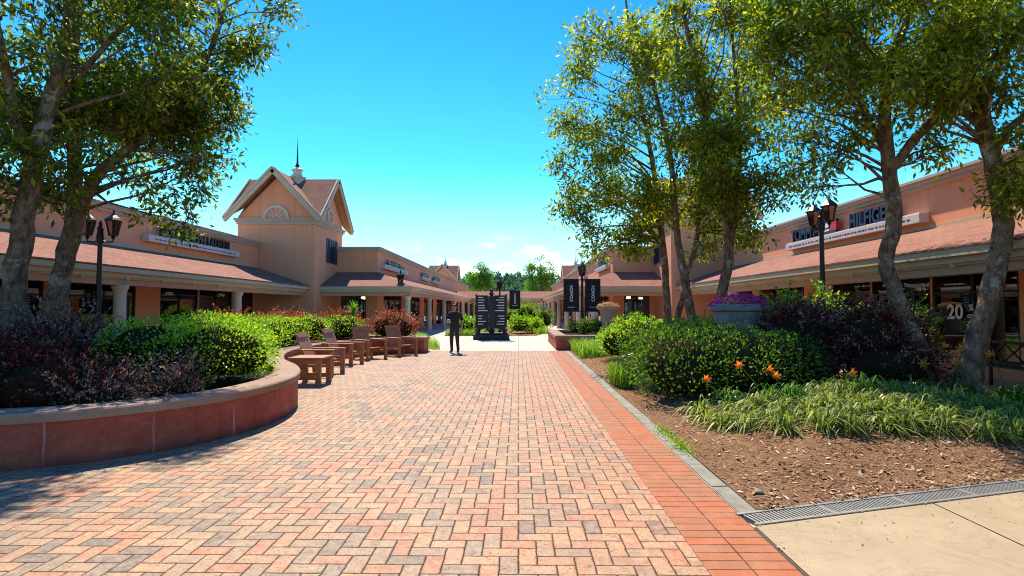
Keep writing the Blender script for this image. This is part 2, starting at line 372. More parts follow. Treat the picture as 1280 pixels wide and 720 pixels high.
K['navy'] = dull('navy_letter', (.015, .018, .05), (.02, .025, .07), 3, .4, 50, .02)
K['black_letter'] = dull('black_letter', (.012, .012, .016), (.02, .02, .026), 3, .4, 50, .02)
K['red_ink'] = dull('red_ink', (.55, .03, .03), (.6, .05, .04), 3, .5, 50, .02)
K['signboard'] = dull('pale_signboard', (.56, .46, .42), (.64, .54, .49), 1, .6, 50, .05)
K['shutter'] = dull('blue_shutter', (.035, .05, .13), (.05, .07, .17), 4, .5, 60, .1)
K['skin'] = dull('skin', (.46, .24, .155), (.52, .29, .19), 5, .5, 60, .05)
K['black_cloth'] = dull('black_cloth', (.018, .017, .02), (.035, .033, .037), 6, .85, 80, .2)
K['denim'] = dull('dark_denim', (.035, .03, .036), (.06, .05, .055), 8, .85, 100, .2)
K['hair'] = dull('dark_hair', (.012, .008, .006), (.03, .02, .014), 20, .6, 90, .4)
K['shoe'] = dull('brown_shoe', (.06, .03, .02), (.09, .05, .03), 6, .6, 60, .1)
K['cup'] = dull('pink_cup', (.6, .33, .27), (.66, .4, .33), 4, .5, 60, .05)
K['red_cloth'] = dull('red_cloth', (.35, .03, .03), (.42, .05, .04), 6, .85, 80, .2)
K['white_cloth'] = dull('white_cloth', (.6, .58, .56), (.7, .68, .66), 6, .85, 80, .2)

# ------------------------------------------------------------------ ground
def sheet(name, pts, z, m):
    b = MB(); b.face([(x, y, z) for x, y in pts]); return tag(b.build(name, m), kind='structure')
b = MB(); b.face([(-900, -200, -.03), (900, -200, -.03), (900, 1500, -.03), (-900, 1500, -.03)]); tag(b.build('ground', K['ground']), kind='structure')
sheet('pavement', [(-30, -8), (28, -8), (28, 125), (-30, 125)], 0, K['concrete'])
sheet('brick_path', [(-10.2, -8), (1.148, -8), (1.148, 20.4), (-10.2, 20.4)], .005, K['brick'])
sheet('brick_border_path', [(1.15, -8), (1.708, -8), (1.708, 20.4), (1.15, 20.4)], .006, K['border'])
# slate edging beside the bricks, stone by stone with thin joints
b = MB(); y = 4.28
while y < 20.2:
    L = .62 + rnd.random() * .1; b.box(1.722 + rnd.uniform(-.004, .004), 1.868 + rnd.uniform(-.006, .006), y, y + L - .012, -.02, .012 + rnd.uniform(0, .006)); y += L
tag(b.build('kerb', K['edging'], bevel=.004), kind='structure')
# the trench drain at the edge of the bed
gd = Vector((2.82, .83, 0)).normalized(); gn = Vector((-gd.y, gd.x, 0)); g0 = Vector((1.74, 4.06, 0))
t = thing('drain_grate', 'long galvanised slotted trench drain between the mulch bed and beige slabs', 'drain', (3.5, 4.6, 0))
b = MB()
for s in (0, .2): b.obox(g0 + gn * (s + .015) + Vector((0, 0, .008)), g0 + gn * (s + .015) + gd * 9 + Vector((0, 0, .008)), .03, .022)
b.build('frame', K['grate'], t)
b = MB(); k = .05
while k < 9:
    p = g0 + gd * k
    b.obox(p + gn * .034 + Vector((0, 0, .006)), p + gn * .196 + Vector((0, 0, .006)), .020 if int(k / .034) % 22 else .06, .014); k += .034
b.build('bars', K['grate'], t)
b = MB(); b.face([g0 + gn * .02 + Vector((0, 0, .002)), g0 + gn * .02 + gd * 9 + Vector((0, 0, .002)), g0 + gn * .21 + gd * 9 + Vector((0, 0, .002)), g0 + gn * .21 + Vector((0, 0, .002))]); b.build('channel', K['frame'], t)
# beige slabs in front of the drain, with open joints
def gy(x): return g0.y + (x - g0.x) * gd.y / gd.x - .008
sheet('joint_path', [(1.712, -8), (16, -8), (16, gy(16)), (1.712, gy(1.712))], .003, K['dark_gap'])
xs = [1.722, 3.38, 5.4, 7.4, 9.4, 12]
b = MB()
for i in range(len(xs) - 1):
    x0, x1 = xs[i] + .008, xs[i + 1] - .008
    for y0, y1 in ((-8, -.01), (.01, 2.3), (2.32, None)):
        q = [(x0, y0), (x1, y0), (x1, gy(x1) if y1 is None else y1), (x0, gy(x0) if y1 is None else y1)]
        if y1 is None: q = [(x0, y0), (x1, y0), (x1 - .0, gy(x1)), (x0, gy(x0))]
        b.face([(x, y, .009) for x, y in q])
tag(b.build('slab_path', K['slab']), kind='structure')

# mulch bed: a gently mounded sheet
def bed_h(x, y):
    e = min(x - 1.87, (y - gy(x) - .22), 8.0 - x, 20.5 - y)
    k = max(0, min(1, e / 3.2)); k = k * k * (3 - 2 * k)
    return .014 + .34 * k + .02 * noise.noise(Vector((x * 1.3, y * 1.3, 0))) * min(1, max(0, e * 3))
b = MB(); NX, NY = 60, 120; idx = {}
for i in range(NX + 1):
    for j in range(NY + 1):
        x = 1.875 + (8.0 - 1.875) * i / NX; y0 = gy(x) + .232; y = y0 + (20.55 - y0) * (j / NY) ** 1.4
        idx[i, j] = len(b.v); b.v.append((x, y, bed_h(x, y)))
for i in range(NX):
    for j in range(NY):
        b.f.append((idx[i, j], idx[i + 1, j], idx[i + 1, j + 1], idx[i, j + 1])); b.m.append(0); b.uv.append(None)
tag(b.build('mulch_ground', K['mulch'], smooth=True), kind='structure')
b = MB()
def chip(b, x, y, z, L, w, flat=.5):
    a = rnd.uniform(0, 6.28); d = Vector((math.cos(a), math.sin(a), rnd.uniform(-flat, flat))) * L / 2; s = Vector((-math.sin(a), math.cos(a), rnd.uniform(-flat, flat))) * w / 2
    c = Vector((x, y, z)); b.face([c - d, c - d * .3 + s, c + d, c + d * .2 - s])
for k in range(9000):
    x = rnd.uniform(1.9, 7.9); f = rnd.random() ** 1.9; y0 = gy(x) + .25; y = y0 + (18 - y0) * f
    L = rnd.uniform(.02, .075); chip(b, x, y, bed_h(x, y) + .006 + rnd.random() * .01, L, L * rnd.uniform(.2, .5))
for k in range(90):
    x = rnd.uniform(1.72, 6); y = gy(x) - rnd.random() ** 2 * .5; L = rnd.uniform(.01, .03); chip(b, x, y, .016, L, L * .5, .2)
tag(b.build('mulch_litter', K['chips']), 'brown bark chips and dead leaves strewn over the mulch bed', 'mulch', kind='stuff')

# ------------------------------------------------------------------ foliage tools
def leaf(b, p, d, n, L, w, mi=0):
    s = d.cross(n)
    if s.length < 1e-4: return
    s.normalize(); s *= w / 2; m = p + d * (L * .45)
    b.face([p, m + s, p + d * L, m - s], mi)
def rdir():
    while True:
        v = Vector((rnd.uniform(-1, 1), rnd.uniform(-1, 1), rnd.uniform(-1, 1)))
        if .05 < v.length < 1: return v.normalized()
def blade(b, p, a, L, w, rise, droop, seg=4, mi=0):
    d = Vector((math.cos(a), math.sin(a), 0)); s = Vector((-d.y, d.x, 0)); pts = []
    for i in range(seg + 1):
        u = i / seg; q = p + d * (L * u * (.35 + .65 * u * .9)) * math.cos(rise) + Vector((0, 0, L * math.sin(rise) * (1.9 * u - droop * u * u)))
        pts.append((q, w * (1 - u) ** .6 / 2 + .001))
    n = len(b.v)
    for q, r in pts: b.v.append(tuple(q - s * r)); b.v.append(tuple(q + s * r))
    for i in range(seg):
        k = n + 2 * i; b.f.append((k, k + 1, k + 3, k + 2)); b.m.append(mi); b.uv.append(None)

def shrub(name, label, cat, ells, n, L, m, group=None, spray=0, sprayL=.35, core=.66, lump=.28, base=None, spray_m=None, ratio=.5, tilt=.8):
    """ells: (centre, radii); leaves grow through an uneven shell of them, sprays stick out"""
    c0 = base if base is not None else Vector((ells[0][0][0], ells[0][0][1], 0))
    t = thing(name, label, cat, c0, group); b = MB(); k = MB()
    areas = [(e[1][0] * e[1][1] + e[1][1] * e[1][2] + e[1][0] * e[1][2]) for e in ells]; tot = sum(areas)
    def inside(p, skip):
        for j, (c, r) in enumerate(ells):
            if j != skip:
                q = p - Vector(c)
                if (q.x / r[0]) ** 2 + (q.y / r[1]) ** 2 + (q.z / r[2]) ** 2 < .6: return True
        return False
    for j, (c, r) in enumerate(ells):
        c = Vector(c); r = Vector(r)
        k.ball(c, r * core, 3, lump)  # solid dark core added inside, blocks see-through and stands for inner shade
        for _ in range(int(n * areas[j] / tot)):
            d = rdir(); sx = Vector((d.x * r.x, d.y * r.y, d.z * r.z))
            if d.z < -.75: continue
            lm = 1 + lump * noise.noise(sx * 1.6 + c) + .5 * lump * noise.noise(sx * 4 + c)
            p = c + sx * (lm * (1.02 - .34 * rnd.random() ** 1.3))
            if p.z < c0[2] + .02 or inside(p, j): continue
            o = (d + rdir() * tilt + Vector((0, 0, .25))).normalized(); nn = (d + rdir() * .7).normalized()
            l = L * rnd.uniform(.6, 1.25); leaf(b, p, o, nn, l, l * ratio)
    sb = MB()
    for _ in range(spray):
        j = rnd.choices(range(len(ells)), areas)[0]; c, r = Vector(ells[j][0]), Vector(ells[j][1]); d = rdir(); d.z = abs(d.z) * .9 + .05; d.normalize()
        p = c + Vector((d.x * r.x, d.y * r.y, d.z * r.z)) * .85; u = (d * .8 + Vector((0, 0, .5)) + rdir() * .5).normalized(); sl = sprayL * rnd.uniform(.5, 1.3)
        pts = [p, p + u * sl * .5, p + u * sl + Vector((d.x, d.y, -.3)) * sl * .22]; k.tube(pts, [.006, .005, .002], 4)
        for q in range(int(sl / .022)):
            f = (q + .5) / (sl / .022); pp = pts[0].lerp(pts[1], f * 2) if f < .5 else pts[1].lerp(pts[2], f * 2 - 1)
            o = (rdir() + u * .9).normalized(); l = L * rnd.uniform(.7, 1.3); leaf(sb, pp, o, rdir(), l, l * ratio)
    b.build('foliage', m, t)
    if sb.f: sb.build('sprays', spray_m or m, t)
    k.build('dark_core_and_stems', K['twig'], t, smooth=True)
    return t

def tree(name, label, stems, clumps, n, L, m, bk, group=None, seed=1, sub=10, spread=.36, cat='tree', ratio=.36, droop=.35, base=None):
    global rnd
    old = rnd; rnd = random.Random(seed)
    base = Vector(base if base is not None else stems[0][0][0]); t = thing(name, label, cat, base, group)
    tr = MB(); cr = MB(); nodes = []
    for i, st in enumerate(stems):
        # smooth the polyline
        P = [Vector(p) for p, r in st]; Rr = [r for p, r in st]; pts = []; rad = []
        for a in range(len(P) - 1):
            p0 = P[max(a - 1, 0)]; p1 = P[a]; p2 = P[a + 1]; p3 = P[min(a + 2, len(P) - 1)]
            for q in range(5):
                u = q / 5; pts.append(.5 * (2 * p1 + (p2 - p0) * u + (2 * p0 - 5 * p1 + 4 * p2 - p3) * u * u + (3 * p1 - p0 - 3 * p2 + p3) * u ** 3)); rad.append(Rr[a] * (1 - u) + Rr[a + 1] * u)
        pts.append(P[-1]); rad.append(Rr[-1])
        for q in range(1, len(pts) - 1): pts[q] = pts[q] + Vector((rnd.uniform(-1, 1), rnd.uniform(-1, 1), 0)) * rad[q] * .12
        tr.tube(pts, rad, 12 if rad[0] > .08 else 7, 0, .13); nodes += list(zip(pts, rad))
    lim = MB()
    per = max(1, int(n / sum(c[2] if len(c) > 2 else 1 for c in clumps)))
    for c in clumps:
        cc = Vector(c[0]); r = c[1]; wgt = c[2] if len(c) > 2 else 1
        up = [(q, rr) for q, rr in nodes if q.z > 3.35] or nodes
        cand = [(q, rr) for q, rr in up if q.z < cc.z - .5 * math.hypot(q.x - cc.x, q.y - cc.y)] or up
        q, rr = min(cand, key=lambda a: (a[0] - cc).length)
        mid = q.lerp(cc, .5) + Vector((rnd.uniform(-.25, .25), rnd.uniform(-.25, .25), -.1 + .3 * rnd.random())); r0 = min(rr * .45, .035)
        lim.tube([q, q.lerp(mid, .5) + Vector((0, 0, .03)), mid, cc], [r0, r0 * .8, r0 * .6, .008], 6, 0, .15)
        for s in range(sub):
            d = rdir(); ce = cc + Vector((d.x * r, d.y * r, d.z * r * .75)) * rnd.random() ** .5
            st = mid.lerp(cc, rnd.uniform(.3, 1)); lim.tube([st, st.lerp(ce, .5) + rdir() * .05, ce], [.009, .007, .003], 4)
            for _ in range(int(per * wgt / sub)):
                v = rdir(); p = ce + v * (spread * rnd.random() ** .7) * Vector((1, 1, 1)).length / 1.732
                p.z = ce.z + (p.z - ce.z) * .7
                o = (v * .7 + rdir() * .8 + Vector((0, 0, -droop))).normalized(); nn = (Vector((0, 0, 1)) + rdir() * .9).normalized()
                l = L * rnd.uniform(.65, 1.25); leaf(cr, p, o, nn, l, l * ratio)
    tk = tr.build('trunk', bk, t, smooth=True); lim.build('branches', bk, tk, smooth=True); cr.build('crown', m, t)
    rnd = old
    return t

def ell_clumps(seed, c, r, n, size=(.55, .9), shell=.0):
    q = random.Random(seed); out = []
    while len(out) < n:
        d = Vector((q.uniform(-1, 1), q.uniform(-1, 1), q.uniform(-1, 1)))
        if shell < d.length < 1: out.append((Vector(c) + Vector((d.x * r[0], d.y * r[1], d.z * r[2])), q.uniform(*size)))
    return out

# ------------------------------------------------------------------ buildings (one arm of the arcade, and its mirror across the plaza)
class SB(MB):
    """boxes and faces written for the left arm; side -1 mirrors them across the plaza's axis"""
    def __init__(self, side): super().__init__(); self.s = side
    def X(self, x): return x if self.s > 0 else -2.7 - x
    def box(self, x0, x1, y0, y1, z0, z1, mi=0):
        a, c = sorted((self.X(x0), self.X(x1))); super().box(a, c, y0, y1, z0, z1, mi)
    def face(self, pts, mi=0, uv=None): super().face([(self.X(p[0]), p[1], p[2]) for p in pts], mi, uv)
    def obox(self, a, b, w, h, up=(0, 0, 1), mi=0):
        super().obox((self.X(a[0]), a[1], a[2]), (self.X(b[0]), b[1], b[2]), w, h, (up[0] * self.s, up[1], up[2]), mi)
    def lathe(self, prof, c=(0, 0, 0), seg=20, mi=0): super().lathe(prof, (self.X(c[0]), c[1], c[2]), seg, mi)
    def tube(self, pts, radii, seg=8, mi=0, wob=0.0): super().tube([(self.X(p[0]), p[1], p[2]) for p in pts], radii, seg, mi, wob)

COL = [(.20, 0), (.20, .10), (.17, .13), (.165, .16), (.15, 2.02), (.15, 2.04), (.175, 2.07), (.18, 2.12), (.21, 2.14), (.21, 2.235)]
def column(side, t, x, y):
    b = SB(side); b.lathe(COL, (x, y, 0), 18); return b.build('column', K['column'], t, smooth=False)

def window(side, t, x, y0, y1, z0, z1, n, door=False, axis='x'):
    """a shop window in a wall; axis x: wall faces the plaza at X = x, axis y: wall faces the camera at Y = x"""
    f = SB(side); g = SB(side); w = .06
    def bx(b, a0, a1, d0, d1, c0, c1):
        if axis == 'x': b.box(x + d0, x + d1, a0, a1, c0, c1)
        else: b.box(a0, a1, x - d1, x - d0, c0, c1)
    bx(f, y0, y1, -.10, -.02, z1 - w, z1); bx(f, y0, y1, -.10, -.02, z0, z0 + w)
    for i in range(n + 1):
        a = y0 + (y1 - y0 - w) * i / n; bx(f, a, a + w, -.10, -.02, z0 + w, z1 - w)
    if z1 - z0 > 1.8: bx(f, y0 + w, y1 - w, -.09, -.03, z1 - .5, z1 - .45)
    wo = f.build('door' if door else 'window', K['frame'], t)
    bx(g, y0 + .01, y1 - .01, -.065, -.055, z0 + .01, z1 - .01); g.build('pane', K['glass'], wo)
    if door:
        h = SB(side); am = (y0 + y1) / 2; bx(h, am - .1, am - .07, -.02, .04, .9, 1.3); bx(h, am + .1, am + .13, -.02, .04, .9, 1.3); h.build('handle', K['grate'], wo)
    return wo

def goods(side, t, xs, y0, y1, seed, lamps=True):
    """shelves of stock and lamps inside the shop, seen through the glass"""
    q = random.Random(seed); b = SB(side); s = SB(side); l = SB(side); y = y0 + .5
    while y < y1 - .8:
        L = q.uniform(.8, 1.7); x = xs - q.uniform(.9, 2.8); h = q.uniform(1.0, 1.9)
        s.box(x - .25, x + .25, y, y + L, 0.02, .1); s.box(x - .22, x - .2, y, y + L, .1, h)
        z = .12
        while z < h - .3:
            yy = y + .05
            while yy < y + L - .15:
                ww = q.uniform(.08, .28); b.box(x - .18, x + q.uniform(.05, .2), yy, yy + ww, z + .005, z + q.uniform(.14, .36)); yy += ww + .02
            s.box(x - .199, x + .24, y, y + L, z + .38, z + .40); z += .42
        y += L + q.uniform(.4, 1.2)
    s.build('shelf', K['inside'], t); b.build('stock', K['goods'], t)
    if lamps:
        y = y0 + .9
        while y < y1 - .5:
            x = xs - q.uniform(.8, 2.6); l.box(x - .11, x + .11, y, y + .22, 2.17, 2.31); y += q.uniform(1.0, 2.2)
        l.build('ceiling_lamp', K['lamp_glow'], t)

def store_near(side, label, wins, glow):
    xw = -13.4; y0, y1 = -6, 27.78
    t = thing('store_building', label, 'building', (-13.4 if side > 0 else 10.7, 14, 0))
    b = SB(side)
    b.box(-26, xw, y0, y1, 2.45, 4.72)                                   # upper wall and flat roof
    a = y0
    for w in wins: b.box(xw - .3, xw, a, w[0], 0, 2.45); a = w[1]
    b.box(xw - .3, xw, a, y1, 0, 2.45)
    for w in wins:
        if w[3] > .05: b.box(xw - .28, xw - .02, w[0], w[1], 0, w[3])
    b.box(-26, -18.0, y0, y1, 0, 2.449); b.box(-18, xw - .3, y0 - .1, y0 + .3, 0, 2.449); b.box(-18, xw - .3, y1 - .3, y1, 0, 2.449)
    b.build('wall', K['stucco'], t)
    c = SB(side)
    c.box(-26.05, xw + .07, y0 - .1, y1, 4.72, 4.83); c.box(-26.1, xw + .14, y0 - .15, y1, 4.83, 4.93); c.box(-26.1, xw + .19, y0 - .2, y1, 4.93, 5.0)
    c.build('cornice', K['cornice'], t)
    r = SB(side); L = math.hypot(2.72, .93)
    r.face([(-10.70, y0, 2.74), (-10.70, y1, 2.74), (xw, y1, 3.67), (xw, y0, 3.67)], 0, [(y0, 0), (y1, 0), (y1, L), (y0, L)])
    r.face([(-10.70, y0, 2.70), (-10.70, y1, 2.70), (xw, y1, 3.62), (xw, y0, 3.62)], 0, [(y0, 0), (y1, 0), (y1, L), (y0, L)])
    r.face([(-10.70, y0, 2.70), (-10.70, y1, 2.70), (-10.70, y1, 2.74), (-10.70, y0, 2.74)], 0, [(y0, 0), (y1, 0), (y1, .04), (y0, .04)])
    r.build('roof', K['shingle'], t)
    f = SB(side); f.box(xw, xw + .025, y0, y1, 3.66, 3.74); f.build('flashing', K['trim'], t)
    g = SB(side)
    g.box(-10.86, -10.72, y0, y1, 2.56, 2.695); g.box(-10.92, -10.86, y0, y1, 2.44, 2.67); g.box(-10.99, -10.92, y0, y1, 2.40, 2.66)
    k = y0 + .8
    while k < y1: g.box(-10.925, -10.87, k, k + .09, 2.36, 2.44); k += 1.55
    g.build('gutter', K['trim'], t)
    bm = SB(side); bm.box(-11.28, -10.99, y0, y1, 2.235, 2.62); bm.box(xw, -11.28, y0, y1, 2.56, 2.60); bm.build('beam', K['beam'], t)
    for y in (2.4, 8.72, 15.05, 21.4): column(side, t, -11.12, y)
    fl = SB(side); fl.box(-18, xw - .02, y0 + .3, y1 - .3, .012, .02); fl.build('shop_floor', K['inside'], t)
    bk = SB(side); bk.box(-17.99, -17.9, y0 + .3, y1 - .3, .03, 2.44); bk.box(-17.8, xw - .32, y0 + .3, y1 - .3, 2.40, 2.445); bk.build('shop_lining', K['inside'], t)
    for i, w in enumerate(wins):
        window(side, t, xw, w[0], w[1], w[3], 2.449, w[2], w[4] if len(w) > 4 else False)
        goods(side, t, xw, w[0], w[1], 10 + i + (50 if side < 0 else 0), glow(i))
    return t

nl = store_near(1, 'long peach store wing with shingled arcade roof behind the lamp and curved planter', [(4.5, 9.4, 3, .35), (9.9, 15.2, 3, .35), (15.5, 18.9, 2, .35), (20.2, 22.6, 2, .02, True), (22.7, 25.3, 2, .3), (25.8, 27.3, 1, .3)], lambda i: i >= 3)
nr = store_near(-1, 'long peach store wing behind the two bare leaning trunks and purple shrub', [(5.5, 10.6, 3, .35), (11.75, 14.2, 2, .35), (14.25, 16.6, 2, .02, True), (16.65, 19.6, 2, .35), (20.5, 24.3, 3, .35), (25.0, 26.8, 1, .02, True)], lambda i: i == 3)
b = SB(-1)
for y in (16.9, 18.1): b.box(-16.2, -16.12, y, y + .06, 2.2, 2.23)
for x in (-14.6, -15.5, -16.4): b.box(x, x - .06, 16.9, 19.4, 2.33, 2.37)
for x in (-14.9,): b.box(x, x - .06, 12.2, 13.6, 2.33, 2.37)
b.build('ceiling_tube', K['tube_glow'], nr)

def store_far(side, label):
    t = thing('store_building', label, 'building', (-8.1 if side > 0 else 5.4, 60, 0))
    b = SB(side); Y0 = 31.2; Y1 = 88; xw = -8.1
    b.box(-21, xw, Y0, Y1, 2.5, 4.85)
    wins = []; y = 32.6
    while y < 84: wins.append((y, y + 4.9)); y += 7.05
    a = Y0
    for w in wins: b.box(xw - .3, xw, a, w[0], 0, 2.5); a = w[1]
    b.box(xw - .3, xw, a, Y1, 0, 2.5)
    b.box(-10.5, -10.2, Y0, Y0 + .3, 0, 2.5); b.box(-8.75, xw - .3, Y0, Y0 + .3, 0, 2.5); b.box(-13, -10.5, Y0 + 1.1, Y0 + 1.2, 0, 2.5)
    b.box(-21, -12.5, Y0 + 1.3, Y1, 0, 2.499); b.box(-12.5, xw - .3, Y1 - .3, Y1, 0, 2.499)
    b.build('wall', K['stucco'], t)
    c = SB(side)
    for d, z0, z1 in ((.06, 4.85, 4.95), (.13, 4.95, 5.04), (.18, 5.04, 5.12)): c.box(-21.1, xw + d, Y0 - d, Y1 + d, z0, z1)
    c.build('cornice', K['cornice'], t)
    r = SB(side); ex, ey = -5.55, 28.55; zt, ze = 3.66, 2.74; L = math.hypot(2.55, .92)
    r.face([(-10.5, ey, ze), (ex, ey, ze), (xw, Y0, zt), (-10.5, Y0, zt)], 0, [(-10.5, 0), (ex, 0), (xw, L), (-10.5, L)])
    r.face([(ex, ey, ze), (ex, 65, ze), (xw, 65, zt), (xw, Y0, zt)], 0, [(ey, 0), (65, 0), (65, L), (Y0, L)])
    r.face([(ex, 70, ze), (ex, Y1, ze), (xw, Y1, zt), (xw, 70, zt)], 0, [(70, 0), (Y1, 0), (Y1, L), (70, L)])
    r.build('roof', K['shingle'], t)
    g = SB(side)
    for (o, z0, z1) in ((.02, 2.56, 2.735), (.10, 2.44, 2.70)):
        g.box(ex - o - .10, ex - o, ey + o + .1, Y1, z0, z1); g.box(-10.5, ex - o, ey + o, ey + o + .10, z0, z1)
    g.build('gutter', K['trim'], t)
    bm = SB(side); bm.box(ex - .50, ex - .202, ey + .50, Y1, 2.235, 2.60); bm.box(-10.5, ex - .202, ey + .202, ey + .50, 2.235, 2.60)
    bm.box(xw, ex - .50, ey + .50, Y1, 2.55, 2.598); bm.box(-10.5, xw, ey + .50, Y0, 2.55, 2.598); bm.build('beam', K['beam'], t)
    y = 28.9
    while y < 86: column(side, t, -5.9, y); y += 7.05
    fl = SB(side); fl.box(-12.5, xw - .02, Y0 + .05, Y1 - .3, .012, .02); fl.build('shop_floor', K['inside'], t)
    bk = SB(side); bk.box(-12.49, -12.4, Y0 + 1.3, Y1 - .3, .03, 2.49); bk.box(-12.3, xw - .32, Y0 + 1.3, Y1 - .3, 2.44, 2.49); bk.build('shop_lining', K['inside'], t)
    for i, w in enumerate(wins):
        window(side, t, xw, w[0], w[1], .3 if i % 2 else .02, 2.49, 3, i % 2 == 0)
        if i < 4: goods(side, t, xw, w[0], w[1], 30 + i + (50 if side < 0 else 0), i % 2 == 0)
    window(side, t, Y0 - .02 + .0, -10.2, -8.75, .02, 2.49, 2, True, 'y')
    return t
store_far(1, 'peach corner store wing with columns beyond the left tower and the green hedge')
store_far(-1, 'peach corner store wing with columns behind the twin black banners')

def tower(side, label, dy=0, detail=True):
    cx, cy = -12.5, 30 + dy; hx, hy = 2.0, 2.2; ze, zr = 6.3, 8.78
    t = thing('tower_building', label, 'building', (cx if side > 0 else -2.7 - cx, cy, 0))
    b = SB(side); b.box(cx - hx, cx + hx, cy - hy, cy + hy, 0, 6.0); b.box(cx - hx + .003, cx + hx - .003, cy - hy + .003, cy + hy - .003, 6.0, ze)
    for sgn in (-1, 1):      # gable walls, each with real thickness
        for d in (0, .2):
            y = cy + sgn * (hy - .004 - d); b.face([(cx - hx, y, ze), (cx + hx, y, ze), (cx, y, zr - .42)])
            x = cx + sgn * (hx - .004 - d); b.face([(x, cy - hy, ze), (x, cy + hy, ze), (x, cy, zr - .42)])
    b.build('wall', K['stucco'], t)
    c = SB(side)
    for d, z0, z1 in ((.05, 5.92, 6.04), (.11, 6.04, 6.14), (.16, 6.14, 6.22)): c.box(cx - hx - d, cx + hx + d, cy - hy - d, cy + hy + d, z0, z1)
    c.build('cornice', K['cornice'], t)
    # crossing gable roofs with wide eaves
    r = SB(side); wx, wy = hx + .38, hy + .42; ox, oy = wx + .10, wy + .10; th = .10; zf = 6.28
    sx = math.hypot(wx, zr - zf); sy = math.hypot(wy, zr - zf)
    so = SB(side); rr_ = r
    for e in (-1, 1):
        for g in (-1, 1):
            for q in (0, th):
                r = so if q else rr_
                r.face([(cx, cy + g * oy, zr - q), (cx, cy, zr - q), (cx + e * wx, cy + g * wy, zf - q), (cx + e * wx, cy + g * oy, zf - q)], 0, [(0, sx), (oy, sx), (oy - wy, 0), (0, 0)])
                r.face([(cx + g * ox, cy, zr - q), (cx, cy, zr - q), (cx + g * wx, cy + e * wy, zf - q), (cx + g * ox, cy + e * wy, zf - q)], 0, [(0, sy), (ox, sy), (ox - wx, 0), (0, 0)])
    rr_.build('roof', K['shingle'], t); so.build('soffit', K['beam'], t)
    k = SB(side); U = Vector((0, 0, 1))
    for sgn in (-1, 1):
        for e in (-1, 1):
            k.obox((cx + e * (wx + .06), cy + sgn * oy, zf - .17), (cx, cy + sgn * oy, zr - .11), .07, .32)
            k.obox((cx + e * (wx + .03), cy + sgn * (oy + .03), zf - .06), (cx, cy + sgn * (oy + .03), zr), .10, .07)
            k.obox((cx + sgn * ox, cy + e * (wy + .06), zf - .17), (cx + sgn * ox, cy, zr - .11), .07, .32)
            k.obox((cx + sgn * (ox + .03), cy + e * (wy + .03), zf - .06), (cx + sgn * (ox + .03), cy, zr), .10, .07)
    k.build('rake_trim', K['trim'], t)
    cu = SB(side); cu.lathe([(.42, 8.35), (.42, 8.80), (.48, 8.84), (.48, 8.90), (.34, 8.95), (.26, 9.02), (.26, 9.22), (.33, 9.26), (.33, 9.32), (.24, 9.38), (.1, 9.46)], (cx + .15, cy, 0), 8); cu = cu.build('cupola', K['white_trim'], t)
    sp = SB(side); sp.lathe([(.10, 9.42), (.13, 9.5), (.08, 9.6), (.055, 9.68), (.035, 10.2), (.008, 11.15)], (cx + .15, cy, 0), 10); sp.build('spire', K['iron'], cu)
    if detail:
        # half round fan over the cornice on the front gable
        f = SB(side); y = cy - hy - .02; n = 16; z0 = 6.222
        for i in range(n):
            a0, a1 = math.pi * i / n, math.pi * (i + 1) / n
            f.obox((cx + .62 * math.cos(a0), y, z0 + .62 * math.sin(a0)), (cx + .62 * math.cos(a1), y, z0 + .62 * math.sin(a1)), .10, .13, (0, 0, 1) if i not in (0, n - 1) else (1, 0, 0))
        for i in (1, 2, 3, 4, 5):
            a = math.pi * i / 6; f.obox((cx + .12 * math.cos(a), y + .01, z0 + .12 * math.sin(a)), (cx + .57 * math.cos(a), y + .01, z0 + .57 * math.sin(a)), .05, .045, (0, -1, 0))
        for i in range(6):
            a0, a1 = math.pi * i / 6, math.pi * (i + 1) / 6; f.obox((cx + .15 * math.cos(a0), y + .005, z0 + .15 * math.sin(a0)), (cx + .15 * math.cos(a1), y + .005, z0 + .15 * math.sin(a1)), .05, .06, (0, 0, 1) if 0 < i < 5 else (1, 0, 0))
        f.build('fan_window', K['white_trim'], t)
        f = SB(side); x = cx + hx + .02; zc = 6.66; n = 20
        for i in range(n):
            a0, a1 = 2 * math.pi * i / n, 2 * math.pi * (i + 1) / n
            f.obox((x, cy + .40 * math.cos(a0), zc + .40 * math.sin(a0)), (x, cy + .40 * math.cos(a1), zc + .40 * math.sin(a1)), .11, .10, (1, 0, 0))
        for i in range(3):
            a = math.pi * i / 3; f.obox((x - .01, cy - .36 * math.cos(a), zc - .36 * math.sin(a)), (x - .01, cy + .36 * math.cos(a), zc + .36 * math.sin(a)), .045, .045, (1, 0, 0))
        f.build('round_window', K['white_trim'], t)
        # shuttered window facing the plaza
        y0, y1, z0, z1 = cy - .02, cy + .72, 4.1, 5.42; x = cx + hx
        w = SB(side)
        for a in (y0, (y0 + y1) / 2 - .02, y1 - .05): w.box(x, x + .05, a, a + .05, z0, z1)
        for z in (z0, (z0 + z1) / 2, z1 - .05): w.box(x, x + .04, y0 + .05, y1 - .05, z, z + .05)
        wo = w.build('window', K['frame'], t); g = SB(side); g.box(x + .006, x + .015, y0 + .01, y1 - .01, z0 + .01, z1 - .01); g.build('pane', K['black_panel'], wo)
        for a in (y0 - .46, y1 + .02):
            s = SB(side); s.box(x, x + .05, a, a + .06, z0 - .02, z1 + .02); s.box(x, x + .05, a + .38, a + .44, z0 - .02, z1 + .02)
            for z in (z0 - .02, (z0 + z1) / 2 - .03, z1 - .04): s.box(x, x + .045, a + .06, a + .38, z, z + .06)
            z = z0 + .05
            while z < z1 - .05: s.obox((x + .02, a + .06, z), (x + .02, a + .38, z), .05, .012, (-.6, 0, 1)); z += .05
            s.build('shutter', K['shutter'], t)
    return t
